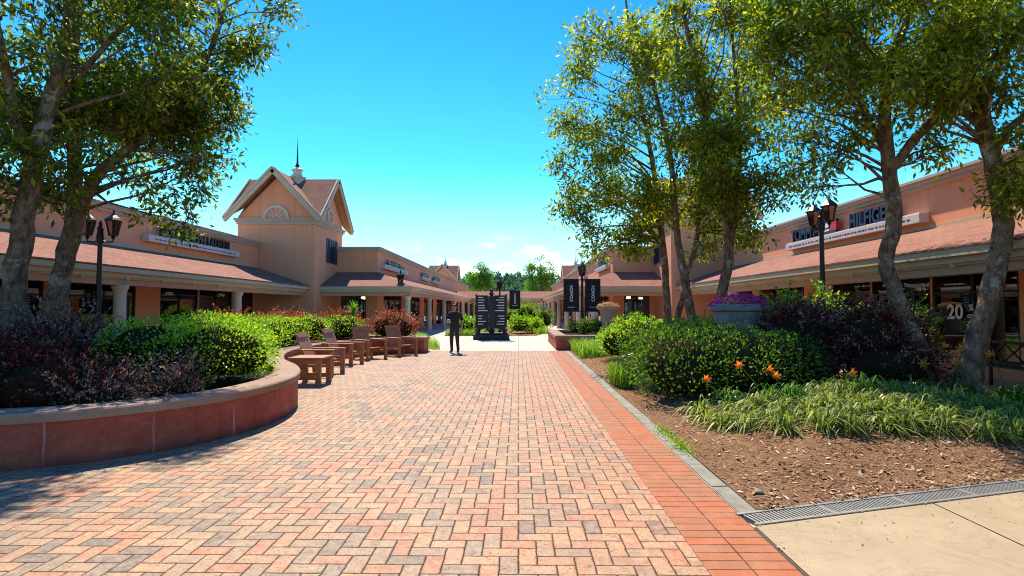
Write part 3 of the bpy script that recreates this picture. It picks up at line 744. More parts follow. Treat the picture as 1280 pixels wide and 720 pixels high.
tower(1, 'peach gabled tower with blue shutters and spire between the left store wings')
tower(-1, 'peach gabled tower mostly hidden behind the bright cluster of trees')
tower(1, 'small distant gabled tower with spire beyond the left arcade roof', 61.5, False)
tower(-1, 'small distant gabled tower with spire beyond the twin black banners', 61.5, False)

# covered walk that closes the far end
t = thing('covered_walkway', 'low red-roofed walkway closing the far end of the plaza on columns', 'walkway', (-1.35, 67.5, 0))
b = MB(); L = math.hypot(2.5, .92)
b.face([(-8.2, 65, 2.74), (5.5, 65, 2.74), (5.5, 67.5, 3.66), (-8.2, 67.5, 3.66)], 0, [(0, 0), (13.7, 0), (13.7, L), (0, L)])
b.face([(-8.2, 70, 2.74), (5.5, 70, 2.74), (5.5, 67.5, 3.66), (-8.2, 67.5, 3.66)], 0, [(0, 0), (13.7, 0), (13.7, L), (0, L)]); b.build('roof', K['shingle'], t)
b = MB(); b.box(-5.4, 2.7, 65.02, 65.12, 2.42, 2.73); b.box(-5.4, 2.7, 69.9, 69.98, 2.42, 2.73); b.build('gutter', K['trim'], t)
b = MB(); b.box(-5.35, 2.65, 65.2, 65.5, 2.235, 2.6); b.box(-5.35, 2.65, 69.5, 69.8, 2.235, 2.6); b.box(-5.35, 2.65, 65.5, 69.5, 2.55, 2.6); b.build('beam', K['beam'], t)
for x in (-4.0, .1, 2.0):
    for y in (65.35, 69.65): b = MB(); b.lathe(COL, (x, y, 0), 14); b.build('column', K['column'], t)
t = thing('store_building', 'low peach shop front seen through the arch of the far walkway', 'building', (-1, 110, 0))
b = MB(); b.box(-14, 12, 108, 120, 0, 4.2); b.build('wall', K['stucco_far'], t)
b = MB(); b.face([(-14.4, 105, 2.6), (12.4, 105, 2.6), (12.4, 107.99, 3.7), (-14.4, 107.99, 3.7)], 0, [(0, 0), (26.8, 0), (26.8, 3.2), (0, 3.2)]); b.build('roof', K['shingle'], t)
for k in range(5): b = MB(); b.box(-11 + k * 4.6, -8.2 + k * 4.6, 107.93, 107.99, .3, 2.4); b.build('window', K['black_panel'], t)

# ------------------------------------------------------------------ shop signs on the wall shelves
def wall_sign(side, label, y0, y1, zb, txt, size, m, mboard, squeeze=1.0, xw=-13.4, sub=None, spacing=1.0):
    X = (lambda x: x) if side > 0 else (lambda x: -2.7 - x)
    t = thing('store_sign', label, 'sign', (X(xw + .2), (y0 + y1) / 2, zb))
    b = SB(side); b.box(xw + .004, xw + .27, y0, y1, zb, zb + .24); b.box(xw + .004, xw + .24, y0 + .04, y1 - .04, zb + .24, zb + .27); b.build('sign_shelf', mboard, t, bevel=.01)
    # reading left to right as seen from the plaza
    M = frame((X(xw + .17), (y0 + y1) / 2, zb + .275), (0, side, 0), (0, 0, 1))
    if txt: text('lettering', txt, size, m, M, t, .035, spacing, squeeze)
    elif txt is None:      # too far off to read: a row of raised strokes
        b = SB(side); y = y0 + .3; q = random.Random(9)
        while y < y1 - .5: w = q.uniform(.12, .3); b.box(xw + .15, xw + .19, y, y + w, zb + .275, zb + .275 + q.choice((.3, .36, .42))); y += w + .05
        b.build('lettering', m, t)
    q = random.Random(int(y0 * 10)); b = SB(side); y = y0 + .35
    while y < y1 - .4:
        w = q.uniform(.05, .16); b.box(xw + .27, xw + .274, y, y + w, zb + .09, zb + .135); y += w + q.uniform(.03, .08)
    b.build('small_print', m, t)
    return t
wall_sign(1, 'pale shelf sign with black capitals half hidden by leaves on the left wing', 19.1, 25.4, 3.98, 'POLO RALPH LAUREN', .52, K['black_letter'], K['signboard'], .93)
sg = wall_sign(-1, 'white shelf sign with navy capitals and flag emblem above right arcade roof', 14.2, 21.3, 3.83, '', .5, K['navy'], K['signboard'])
XS = 10.7 - .17
text('lettering', 'TOMMY', .64, K['navy'], frame((XS, 20.05, 4.105), (0, -1, 0), (0, 0, 1)), sg, .07, 1.0, .76)
text('lettering', 'HILFIGER', .64, K['navy'], frame((XS, 16.25, 4.105), (0, -1, 0), (0, 0, 1)), sg, .07, 1.0, .80)
b = MB(); yc = 18.38
for z0, z1, mi in ((4.11, 4.20, 0), (4.47, 4.56, 0)): b.box(XS - .07, XS + .03, yc - .42, yc + .42, z0, z1, mi)
b.box(XS - .07, XS + .03, yc, yc + .42, 4.20, 4.47, 1); b.box(XS - .07, XS + .03, yc - .42, yc, 4.20, 4.47, 2); b.build('flag_emblem', [K['navy'], K['white_ink'], K['red_ink']], sg)
wall_sign(1, 'pale shelf sign with black letters above the left corner arcade', 31.9, 38.6, 3.92, 'Brooks Brothers Company', .50, K['black_letter'], K['signboard'], .86, -8.1)
wall_sign(1, 'first of two small distant shelf signs along the left parapet', 44.5, 48.5, 3.92, None, .46, K['black_letter'], K['signboard'], 1, -8.1)
wall_sign(1, 'farther of two small distant shelf signs along the left parapet', 50.5, 55.0, 3.92, None, .55, K['black_letter'], K['signboard'], 1, -8.1)
wall_sign(-1, 'pale shelf sign with black capitals on the right parapet over the banners', 32.0, 36.6, 3.92, 'GUCCI', .62, K['black_letter'], K['signboard'], 1.25, -8.1)
wall_sign(-1, 'small pale shelf sign farther along the right parapet by the lamp', 42.5, 46.5, 3.92, None, .5, K['red_ink'], K['signboard'], 1.2, -8.1)
# the sale notice in the right-hand shop window
t = thing('window_poster', 'white sale lettering stuck inside the dark shop glass between bare trunks', 'poster', (10.74, 13.4, 1.4))
text('lettering', '20', .50, K['white_ink'], frame((10.72, 13.5, 1.34), (0, -1, 0), (0, 0, 1)), t, .002)
text('lettering', '%', .2, K['white_ink'], frame((10.72, 13.02, 1.55), (0, -1, 0), (0, 0, 1)), t, .002)
text('lettering', 'OFF', .13, K['white_ink'], frame((10.72, 13.02, 1.36), (0, -1, 0), (0, 0, 1)), t, .002)

# ------------------------------------------------------------------ planters
def spline(P, n=10):
    P = [Vector(p) for p in P]; out = []
    for a in range(len(P) - 1):
        p0, p1, p2, p3 = P[max(a - 1, 0)], P[a], P[a + 1], P[min(a + 2, len(P) - 1)]
        for q in range(n):
            u = q / n; out.append(.5 * (2 * p1 + (p2 - p0) * u + (2 * p0 - 5 * p1 + 4 * p2 - p3) * u * u + (3 * p1 - p0 - 3 * p2 + p3) * u ** 3))
    return out + [P[-1]]
def ring(name_t, path, closed, h, hc, tw, over, t, mats, wall_name='wall'):
    """a wall along path (outer face), tw thick towards the inside, with an overhanging cap"""
    n = len(path); inn = []
    for i in range(n):
        d1 = (path[i] - path[(i - 1) % n]).normalized(); d2 = (path[(i + 1) % n] - path[i]).normalized()
        v = Vector((-d1.y - d2.y, d1.x + d2.x, 0)).normalized(); inn.append(v / max(.45, v.dot(Vector((-d1.y, d1.x, 0)))))
    w = MB(); c = MB(); s = 0
    m = n if closed else n - 1
    for i in range(m):
        j = (i + 1) % n; L = (path[j] - path[i]).length; a, b2 = path[i], path[j]; ai, bi = a + inn[i] * tw, b2 + inn[j] * tw
        Z = Vector((0, 0, 1))
        w.face([a, b2, b2 + Z * h, a + Z * h], 0, [(s, 0), (s + L, 0), (s + L, h), (s, h)])
        w.face([ai, bi, bi + Z * h, ai + Z * h], 0, [(s, 0), (s + L, 0), (s + L, h), (s, h)])
        ao, bo, aq, bq = a - inn[i] * over, b2 - inn[j] * over, ai + inn[i] * over, bi + inn[j] * over; z0, z1 = Z * h, Z * (h + hc); e = .018
        A1, B1 = ao + inn[i] * e, bo + inn[j] * e
        c.face([ao + z0, bo + z0, bo + z1 - Z * e, ao + z1 - Z * e]); c.face([ao + z1 - Z * e, bo + z1 - Z * e, B1 + z1, A1 + z1]); c.face([A1 + z1, B1 + z1, bq + z1, aq + z1]); c.face([aq + z0, bq + z0, bq + z1, aq + z1]); c.face([ao + z0, bo + z0, bq + z0, aq + z0])
        s += L
    w.build(wall_name, mats[0], t); c.build('cap', mats[1], t)
PL = spline([(-13, 5.2, 0), (-9, 4.75, 0), (-7, 4.85, 0), (-5.06, 5.31, 0), (-4.2, 5.85, 0), (-3.62, 6.65, 0), (-3.42, 7.6, 0), (-3.55, 8.7, 0), (-4.05, 9.9, 0), (-4.85, 11.2, 0), (-5.5, 12.8, 0), (-5.8, 14.6, 0), (-5.75, 16.2, 0), (-5.5, 17.5, 0), (-4.95, 18.5, 0), (-4.2, 19.1, 0), (-3.35, 19.35, 0)], 8)
PL += [Vector((-3.36, 20.35, 0)), Vector((-5, 20.6, 0)), Vector((-6.5, 20.8, 0)), Vector((-9.4, 20.8, 0)), Vector((-9.9, 18, 0)), Vector((-10.1, 14, 0)), Vector((-10.1, 9, 0)), Vector((-13, 8, 0))]
t = thing('planter_wall', 'curving red stone planter wall with grey cap stones beside the wooden chairs', 'planter', (-6, 12, 0))
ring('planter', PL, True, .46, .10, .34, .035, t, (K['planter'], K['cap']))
b = MB(); b.face([(p.x, p.y, .40) for p in PL]); b.build('soil', K['soil'], t)
PR = []
for a, c in (((1.43, 20.7), (6.2, 20.7)), ((6.2, 20.7), (6.2, 26.2)), ((6.2, 26.2), (1.43, 26.2)), ((1.43, 26.2), (1.43, 20.7))):
    for k in range(8): u = k / 8; PR.append(Vector((a[0] + (c[0] - a[0]) * u, a[1] + (c[1] - a[1]) * u, 0)))
t = thing('planter_box', 'low square stone planter under the twin black banners', 'planter', (3.8, 23.4, 0))
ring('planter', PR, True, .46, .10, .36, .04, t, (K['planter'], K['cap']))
b = MB(); b.face([(1.6, 20.9, .4), (6.0, 20.9, .4), (6.0, 26.0, .4), (1.6, 26.0, .4)]); b.build('soil', K['soil'], t)

def urn(name, label, c, r, h, m, prof):
    t = thing(name, label, 'flower pot', c)
    b = MB(); b.lathe([(x * r, z * h) for x, z in prof], c, 28); b.build('bowl', m, t, smooth=False)
    b = MB(); b.lathe([(.9 * r, .965 * h), (.5 * r, .972 * h), (.02, .975 * h)], c, 28); b.build('soil', K['soil'], t)
    return t
urn('stone_urn', 'wide weathered grey stone urn holding magenta flowers behind the boxwood hedge', Vector((4.78, 11.9, .30)), .60, 1.38, K['urn'],
    [(.62, 0), (.66, .04), (.66, .10), (.56, .16), (.60, .3), (.72, .52), (.84, .75), (.90, .86), (.90, .885), (1.0, .895), (1.03, .92), (1.02, .975), (.97, 1.0), (.90, 1.0), (.89, .95)])
urn('stone_urn', 'pale tapered stone urn with orange flowers on the square planter corner', Vector((3.72, 22.6, .562)), .46, 1.1, K['urn_pale'],
    [(.52, 0), (.56, .03), (.57, .13), (.52, .20), (.54, .26), (.62, .5), (.78, .82), (.82, .86), (.98, .88), (1.0, .93), (1.0, 1.0), (.92, 1.0), (.9, .95)])
def flowers(label, c, r, n, m, h=.3):
    t = thing('flower_bunch', label, 'flowers', c); b = MB(); g = MB()
    for k in range(n):
        d = rdir(); d.z = abs(d.z); p = Vector(c) + Vector((d.x * r, d.y * r, d.z * h)) * rnd.uniform(.75, 1.05)
        for q in range(5):
            a = q * 1.2566 + k; leaf(b, p, (Vector((math.cos(a), math.sin(a), .3)) + d * .5).normalized(), d, .055, .04)
    for k in range(n):
        d = rdir(); d.z = abs(d.z) * .7; p = Vector(c) + Vector((d.x * r, d.y * r, d.z * h * .8)) * rnd.uniform(.3, 1); leaf(g, p, (d + rdir() * .6).normalized(), rdir(), .08, .035)
    b.build('petals', m, t); g.build('leaves', K['box'], t)
flowers('magenta flowers spilling over the rim of the wide grey urn', (4.78, 11.9, 1.63), .60, 330, K['magenta'], .26)
flowers('low orange and cream flowers filling the pale urn by the banners', (3.72, 22.6, 1.62), .44, 260, K['peach_petal'], .2)

# ------------------------------------------------------------------ wooden chairs and table
def make_chair(label):
    t = thing('lounge_chair', label, 'chair', (0, 0, 0), 'wooden chairs along the curved planter')
    b = MB()
    for k in range(6): u = k / 6; b.obox((-.26 + .64 * u + .04, -.27, .25 + .13 * u), (-.26 + .64 * u + .04, .27, .25 + .13 * u), .10, .025)
    for y in (-.25, .25): b.obox((-.34, y, .21), (.39, y, .355), .035, .08)
    b.build('seat', K['wood'], t)
    b = MB()
    for k in range(5): y = -.24 + .12 * k; b.obox((-.17, y, .25), (-.52, y, 1.0), .108, .024, (1, 0, .45))
    b.obox((-.235, -.27, .42), (-.235, .27, .42), .07, .03, (1, 0, .45)); b.obox((-.46, -.27, .92), (-.46, .27, .92), .07, .03, (1, 0, .45)); b.build('backrest', K['wood'], t)
    for y in (-.34, .34):
        b = MB(); b.box(-.46, .47, y - .065, y + .065, .585, .615); b.build('armrest', K['wood'], t, bevel=.004)
        b = MB(); b.box(.36, .46, y - .03, y + .03, 0, .584); b.build('leg', K['wood'], t)
        b = MB(); b.obox((-.36, y, .584), (-.30, y, 0), .05, .09, (1, 0, 0)); b.box(-.30, .359, y - .02, y + .02, .20, .27); b.build('leg', K['wood'], t)
    return t
chairs = [(-4.78, 13.15, -4, 'wooden slatted lounge chair right behind the small wooden table'), (-4.98, 15.45, -9, 'second wooden lounge chair, in the hollow of the planter curve'),
          (-4.72, 17.15, -38, 'third wooden lounge chair, turned towards the camera before the copper shrubs'), (-3.98, 18.35, -42, 'last wooden lounge chair, against the end block of the planter')]
proto = make_chair(chairs[0][3])
for i, (x, y, a, lb) in enumerate(chairs):
    o = proto if i == 0 else copy_tree(proto); o.location = (x, y, .006); o.rotation_euler.z = R(a); o['label'] = lb
t = thing('side_table', 'small slatted wooden table standing nearest the planter bulge', 'table', (-4.38, 11.5, .006))
b = MB()
for k in range(6): b.box(-4.74, -4.02, 11.16 + k * .118, 11.16 + k * .118 + .106, .545, .578)
b.build('tabletop', K['wood'], t)
for y in (11.17, 11.79):
    b = MB(); b.box(-4.17, -4.06, y, y + .06, .006, .544); b.build('leg', K['wood'], t); b = MB(); b.box(-4.68, -4.57, y, y + .06, .006, .544); b.build('leg', K['wood'], t)
for y in (11.18, 11.8):
    for z in (.45, .12): b = MB(); b.box(-4.57, -4.17, y, y + .04, z, z + .075); b.build('rail', K['wood'], t)

# ------------------------------------------------------------------ lamp posts
def lantern(t, x, y, z, s=1.0):
    b = MB()
    n = 6; r0, r1 = .095 * s, .165 * s; h = .34 * s
    for k in range(n):
        a = 2 * math.pi * k / n; b.obox((x + r0 * math.cos(a), y + r0 * math.sin(a), z), (x + r1 * math.cos(a), y + r1 * math.sin(a), z + h), .022 * s, .022 * s, (math.cos(a), math.sin(a), 0))
    b.lathe([(.02 * s, -.10 * s), (.05 * s, -.07 * s), (.03 * s, -.04 * s), (.11 * s, -.02 * s), (.11 * s, .012 * s)], (x, y, z), 12)
    b.lathe([(.21 * s, h), (.205 * s, h + .02 * s), (.15 * s, h + .08 * s), (.07 * s, h + .15 * s), (.05 * s, h + .17 * s), (.05 * s, h + .19 * s), (.018 * s, h + .2 * s), (.03 * s, h + .23 * s), (.006 * s, h + .3 * s)], (x, y, z), 6)
    lo = b.build('lantern', K['iron'], t)
    g = MB(); g.lathe([(r0 * .93, .013 * s), (r1 * .92, h - .005)], (x, y, z), 6); g.build('glass', K['lantern_glass'], lo)
    q = MB(); q.lathe([(.02 * s, .013 * s), (.025 * s, .1 * s), (.035 * s, .14 * s), (.03 * s, .2 * s), (.008, .22 * s)], (x, y, z), 8); q.build('bulb', K['white_trim'], lo)
def post(t, x, y, top, z0=0, s=1.0):
    b = MB(); b.lathe([(.17 * s, 0), (.17 * s, .06), (.13 * s, .10), (.12 * s, .5), (.10 * s, .56), (.075 * s, .62), (.068 * s, 1.2), (.075 * s, 1.22), (.06 * s, 1.26), (.05 * s, top - z0)], (x, y, z0), 14)
    return b.build('post', K['iron'], t)
def double_lamp(label, x, y, top, ang, gap):
    t = thing('street_lamp', label, 'lamp', (x, y, 0)); post(t, x, y, top - .3)
    d = Vector((math.cos(R(ang)), math.sin(R(ang)), 0)); b = MB(); z = top - .52
    for s in (-1, 1):
        p = Vector((x, y, z)); e = p + d * (gap * s); b.tube([p + Vector((0, 0, -.1)), p + d * (gap * .4 * s) + Vector((0, 0, -.17)), e + Vector((0, 0, -.16)), e + Vector((0, 0, -.08))], [.022, .02, .02, .022], 8)
    b.lathe([(.07, z - .2), (.085, z - .05), (.06, z + .1), (.075, z + .16), (.03, z + .22), (.045, z + .28), (.01, z + .36)], (x, y, 0), 10); b.build('cross_arm', K['iron'], t)
    for s in (-1, 1): e = Vector((x, y, z)) + d * (gap * s); lantern(t, e.x, e.y, e.z, 1.0)
double_lamp('black twin lantern lamp post behind the left planter and forked trunk', -10.2, 13.1, 3.9, 8, .29)
double_lamp('black twin lantern lamp post rising from the purple shrub', 7.45, 13.4, 4.2, 87, .38)
def single_lamp(label, x, y, top, z0=0):
    t = thing('street_lamp', label, 'lamp', (x, y, z0)); post(t, x, y, top - .5, z0); lantern(t, x, y, top - .55, 1.15); return t
single_lamp('slim single lantern post in front of the left corner arcade', -6.35, 29.2, 3.5)
single_lamp('slim single lantern post carrying the twin black banners', 2.95, 25.2, 3.65, .4)
single_lamp('slim distant lamp post behind the black directory', -1.15, 33.5, 3.35)

def banner(label, x0, x1, z0, z1, y, txt, size, px):
    t = thing('banner', label, 'banner', ((x0 + x1) / 2, y, z0)); b = MB()
    n = 10
    for i in range(n):
        for j in range(6):
            def P(i, j):
                u, v = i / n, j / 6; return (x0 + (x1 - x0) * u, y + .02 * math.sin(u * 5 + v * 2), z0 + (z1 - z0) * v)
            b.face([P(i, j), P(i + 1, j), P(i + 1, j + 1), P(i, j + 1)])
            b.face([(q[0], q[1] + .012, q[2]) for q in (P(i, j), P(i + 1, j), P(i + 1, j + 1), P(i, j + 1))])
    b.build('cloth', K['banner'], t, smooth=True)
    b = MB()
    for z in (z0 - .01, z1 + .01): b.obox((min(x0, px), y + .005, z), (max(x1, px), y + .005, z), .03, .03)
    b.build('rods', K['iron'], t)
    if txt:
        text('lettering', txt, size, K['white_ink'], frame(((x0 + x1) / 2 + size * .36, y - .032, (z0 + z1) / 2 + .08), (0, 0, 1), (-1, 0, 0)), t, .004, 1.05)
        b = MB(); b.box((x0 + x1) / 2 - .17, (x0 + x1) / 2 + .17, y - .034, y - .028, z0 + .18, z0 + .20); b.build('small_print', K['white_ink'], t)
banner('left hanging black banner with white letters, beside the lantern post', 2.09, 2.80, 1.45, 2.92, 25.2, 'COACH', .20, 2.95)
banner('right hanging black banner with white letters, beside the lantern post', 3.09, 3.80, 1.45, 2.92, 25.2, 'COACH', .20, 2.95)
banner('narrow small black banner just behind the directory', -.55, .12, 1.55, 2.65, 33.5, 'COACH', .17, -1.15)

# ------------------------------------------------------------------ directory
t = thing('directory_sign', 'black two-winged store directory with white lines on a plinth', 'sign', (-1.37, 27.7, 0))
b = MB(); b.box(-2.27, -.47, 27.3, 28.3, .0, .26); b.box(-2.2, -.54, 27.36, 28.24, .26, .34); b.build('plinth', K['black_panel'], t, bevel=.015)
b = MB(); b.lathe([(.14, .34), (.14, .5), (.10, .56), (.09, 2.25), (.12, 2.28), (.12, 2.36), (.06, 2.40), (.10, 2.48), (.10, 2.54), (.02, 2.62)], (-1.37, 27.75, 0), 12); b.build('post', K['black_panel'], t)
b = MB(); b.box(-1.52, -1.22, 27.62, 27.7, .60, 2.2); b.build('centre_panel', K['black_panel'], t)
q = random.Random(3)
for s in (-1, 1):
    A = Vector((-1.37 + s * .16, 27.60, 0)); B = Vector((-1.37 + s * .72, 27.44, 0)); d = (B - A).normalized()
    b = MB(); Z = Vector((0, 0, 1)); b.obox(A + Z * 1.4, B + Z * 1.4, .06, 1.68); p = b.build('wing_panel', K['black_panel'], t)
    e = MB(); e.obox(B + Z * .62 + d * .04, B + Z * 2.26 + d * .04, .07, .07, (0, 1, 0)); e.ball(B + Z * 2.3 + d * .04, .055, 1); e.build('edge_post', K['iron'], t)
    nrm = Vector((d.y, -d.x, 0)) if s > 0 else Vector((-d.y, d.x, 0))
    if nrm.y > 0: nrm = -nrm
    l = MB(); z = 2.14
    for k in range(11):
        if k in (6,): z -= .135; continue
        Lw = q.uniform(.2, .44) if k != 5 else .5; o = nrm * .034
        a0 = B - d * .05; l.obox(a0 + o + Z * z, a0 - d * Lw + o + Z * z, .006, .034); z -= .135
    l.build('lettering', K['white_ink'], p)
for x, y in ((-2.05, 27.5), (-.69, 27.5)): b = MB(); b.lathe([(.06, .34), (.12, .36), (.15, .5), (.16, .56), (.13, .56)], (x, y, 0), 12); b.build('foot_bowl', K['iron'], t)

# ------------------------------------------------------------------ bench on the right walkway
t = thing('metal_bench', 'black metal bench with crossed back beside the thick leaning trunk', 'bench', (9.55, 10.6, 0))
b = MB()
for k in range(5): b.box(9.32 + k * .09, 9.39 + k * .09, 9.9, 11.5, .44, .465)
b.build('seat', K['iron'], t)
b = MB(); b.box(9.76, 9.80, 9.9, 11.5, .88, .94); b.box(9.76, 9.80, 9.9, 11.5, .5, .54)
for k in range(4): y = 9.9 + k * .4; b.obox((9.78, y, .54), (9.78, y + .4, .88), .025, .03, (1, 0, 0)); b.obox((9.782, y + .4, .54), (9.782, y, .88), .025, .03, (1, 0, 0))
b.build('backrest', K['iron'], t)
for y in (9.93, 11.43):
    for x in (9.34, 9.77): b = MB(); b.box(x, x + .05, y, y + .05, 0, .44 if x < 9.5 else .95); b.build('leg', K['iron'], t)
    b = MB(); b.box(9.32, 9.755, y, y + .05, .64, .67); b.build('armrest', K['iron'], t)

# ------------------------------------------------------------------ plants in the curved planter
shrub('purple_shrub', 'dark purple fringe shrub spilling at the near left end of the planter', 'shrub', [((-6.6, 6.3, .75), (1.0, .75, .62)), ((-5.5, 6.35, .66), (.8, .6, .46)), ((-7.9, 6.6, .85), (.9, .8, .7))], 9000, .055, K['purple'], 'purple shrubs', 90, .35)
shrub('purple_shrub', 'tall dark purple shrub behind the planter bend with arching sprays', 'shrub', [((-6.6, 7.9, .84), (.85, .8, .58)), ((-6.05, 7.35, .76), (.5, .6, .46)), ((-7.5, 8.4, .84), (.8, .8, .56))], 8000, .055, K['purple'], 'purple shrubs', 150, .42, spray_m=K['mauve'])
shrub('mauve_shrub', 'low greyish mauve sprays hanging over the planter cap', 'shrub', [((-4.85, 6.2, .56), (.5, .3, .20)), ((-4.3, 6.65, .58), (.34, .34, .20))], 1500, .045, K['mauve'], None, 130, .34, core=.6)
shrub('boxwood_hedge', 'sunlit bright green boxwood hedge at the rounded bulge of the planter', 'hedge', [((-4.55, 8.2, .95), (.72, .95, .52)), ((-5.2, 9.2, 1.0), (.85, 1.1, .52)), ((-4.55, 9.0, .85), (.5, .8, .5)), ((-5.75, 10.4, .98), (.8, 1.2, .48)), ((-5.35, 7.75, 1.0), (.72, .62, .52)), ((-4.7, 7.55, .8), (.5, .5, .46))], 19000, .05, K['box'], 'boxwood hedges', 0, core=.66, lump=.24)
shrub('boxwood_hedge', 'farther green boxwood hedge running behind the wooden chairs', 'hedge', [((-6.3, 11.9, .95), (.75, 1.2, .48)), ((-6.6, 13.6, .95), (.72, 1.3, .47)), ((-6.7, 15.3, .95), (.72, 1.2, .45)), ((-6.5, 16.8, .93), (.75, 1.1, .45)), ((-5.95, 18.2, .9), (.8, .8, .45))], 12000, .055, K['box'], 'boxwood hedges', 0, core=.66, lump=.24)
cp = [((-9.0, 16.6), (1.0, .8, .55), 'copper red shrub nearest the left store column behind the hedge'), ((-7.6, 17.6), (.95, .8, .56), 'copper red shrub between hedge and peach tower, third from the planter end'),
      ((-6.4, 19.3), (.9, .7, .58), 'copper red shrub next to the yellow spiky rosette'), ((-4.6, 19.75), (.95, .55, .55), 'copper red shrub drooping over the end block of the planter'), ((-8.3, 19.3), (1.0, .8, .55), 'copper red shrub deep at the back of the planter below the tower')]
for (x, y), r, lb in cp:
    shrub('copper_shrub', lb, 'shrub', [((x, y, .92), r), ((x + .4, y - .1, .86), (r[0] * .6, r[1] * .7, .45))], 3200, .065, K['copper'], 'copper red shrubs', 70, .34)
def rosette(label, c, L, n, m):
    t = thing('spiky_rosette', label, 'plant', c); b = MB()
    for k in range(n): blade(b, Vector(c), rnd.uniform(0, 6.28), L * rnd.uniform(.8, 1.1), .05, rnd.uniform(.35, 1.4), .75, 5)
    b.build('leaves', m, t); s = MB(); s.lathe([(.08, -.9), (.06, 0)], c, 8); s.build('stem', K['bark'], t)
rosette('yellow-green spiky rosette standing above the copper shrubs', Vector((-5.75, 18.9, 1.30)), .5, 46, K['lime'])

def grass_stuff(name, label, poly_fn, n, L, w, m, z=0.0, cat='grass'):
    b = MB()
    for _ in range(n):
        p = poly_fn(); blade(b, Vector((p[0], p[1], p[2] if len(p) > 2 else z)), rnd.uniform(0, 6.28), L * rnd.uniform(.6, 1.2), w, rnd.uniform(.7, 1.4), .9, 3)
    return tag(b.build(name, m), label, cat, kind='stuff')
def tri_bed():
    while True:
        x, y = rnd.uniform(-8.6, -2.9), rnd.uniform(20.8, 27.5)
        if x < -3.0 - (y - 20.8) * .28 and x > -8.6: return (x, y)
grass_stuff('border_grass', 'bright yellow-green border grass beyond the end block of the planter', tri_bed, 6500, .42, .022, K['lawn'])
grass_stuff('border_grass', 'bright green border grass in front of the square banner planter', lambda: (rnd.uniform(1.95, 4.3), rnd.uniform(17.2, 20.5), .05), 4200, .45, .02, K['lawn'])
def _sc(): a = rnd.uniform(0, 6.28); r = rnd.random() ** .5; return (2.12 + .22 * r * math.cos(a), 11.35 + .65 * r * math.sin(a), .04)
grass_stuff('border_grass', 'bright green grass tuft growing against the dark boxwood hedge', _sc, 800, .46, .016, K['lawn'])
t = thing('weed_tuft', 'small bright green weeds sprouting from the slate edging', 'weed', (1.84, 6.6, 0)); b = MB()
for _ in range(430):
    y = rnd.choice((rnd.gauss(6.9, .22), rnd.gauss(6.2, .16))); c = Vector((1.84 + rnd.gauss(0, .05), y, .01)); leaf(b, c + Vector((0, 0, rnd.random() * .06)), (rdir() + Vector((0, 0, .7))).normalized(), rdir(), rnd.uniform(.02, .06), .014)
b.build('leaves', K['lawn'], t)

# ------------------------------------------------------------------ plants in the mulch bed
shrub('boxwood_hedge', 'large dark green clipped boxwood mound beside the brick edge', 'hedge', [((2.88, 9.4, .62), (1.02, 1.0, .68)), ((3.75, 9.3, .66), (1.05, .95, .68)), ((2.78, 10.6, .68), (.80, 1.0, .62)), ((3.6, 10.9, .8), (1.0, 1.0, .55)), ((4.45, 9.4, .65), (.65, .8, .62))], 19000, .06, K['box_d'], 'boxwood hedges', 0, core=.66, lump=.24)
shrub('rounded_bush', 'rounded fresh green bush between dark boxwood mound and pale urn', 'shrub', [((3.6, 16.6, .72), (.98, .95, .66)), ((2.85, 16.2, .55), (.6, .7, .5)), ((4.4, 16.9, .7), (.6, .8, .55))], 6500, .075, K['box'], 'green bushes in the bed', 0)
shrub('rounded_bush', 'yellow-green bush at the foot of the bright tree cluster', 'shrub', [((4.6, 13.6, .85), (.7, .6, .55)), ((3.9, 13.4, .8), (.55, .6, .5))], 4200, .06, K['lime'], 'green bushes in the bed', 30, .25)
shrub('purple_shrub', 'big dark purple fringe shrub massed in front of the right lamp post', 'shrub', [((5.3, 10.3, .98), (.85, .9, .66)), ((6.2, 10.1, 1.02), (.95, .95, .72)), ((7.0, 10.6, 1.02), (.85, .9, .70)), ((5.8, 11.3, 1.1), (1.0, .8, .64)), ((5.1, 9.6, .66), (.65, .6, .45)), ((6.3, 9.3, .62), (1.0, .6, .45))], 21000, .055, K['purple'], 'purple shrubs', 210, .36, spray_m=K['mauve'])
shrub('green_shrub', 'light green leafy shoots growing between grey urn and purple shrub', 'shrub', [((6.1, 12.2, 1.15), (.55, .5, .6)), ((7.25, 12.9, 1.2), (.4, .4, .8))], 1000, .10, K['box'], None, 60, .5, core=.55, ratio=.42)
shrub('green_shrub', 'dark leafy shrub between the two leaning trunks by the shop window', 'shrub', [((8.0, 11.6, 1.0), (.7, .8, .75))], 2200, .075, K['box_d'], None, 30, .4, core=.7, base=Vector((7.9, 11.6, 0)))

def clump_mesh(seed, n, L, w, m, r=.05):
    global rnd
    old = rnd; rnd = random.Random(seed); b = MB()
    for k in range(n):
        a = rnd.uniform(0, 6.28); q = r * rnd.random() ** .5; blade(b, Vector((q * math.cos(a), q * math.sin(a), -.01)), a + rnd.gauss(0, .5), L * rnd.uniform(.6, 1.15), w * rnd.uniform(.7, 1.2), rnd.uniform(.25, 1.2), rnd.uniform(1.5, 2.1), 5)
    rnd = old
    return b
protos = []
def place_clump(mesh_i, x, y, s, label, group, base):
    o = base if not base.get('used') else base.copy()
    if base.get('used'): C.objects.link(o)
    base['used'] = 1
    o.location = (x, y, bed_h(x, y)); o.rotation_euler.z = rnd.uniform(0, 6.28); o.scale = (s, s, s * rnd.uniform(.85, 1.15))
    return o
base = [clump_mesh(100 + k, 90, .50, .025, 0, .07).build('liriope_clump', K['grassy']) for k in range(4)]
for o in base: tag(o, 'variegated narrow-bladed grass clump edging the mulch bed before the purple shrub', 'grass clump', 'grass clumps edging the bed')
spots = []; tries = 0
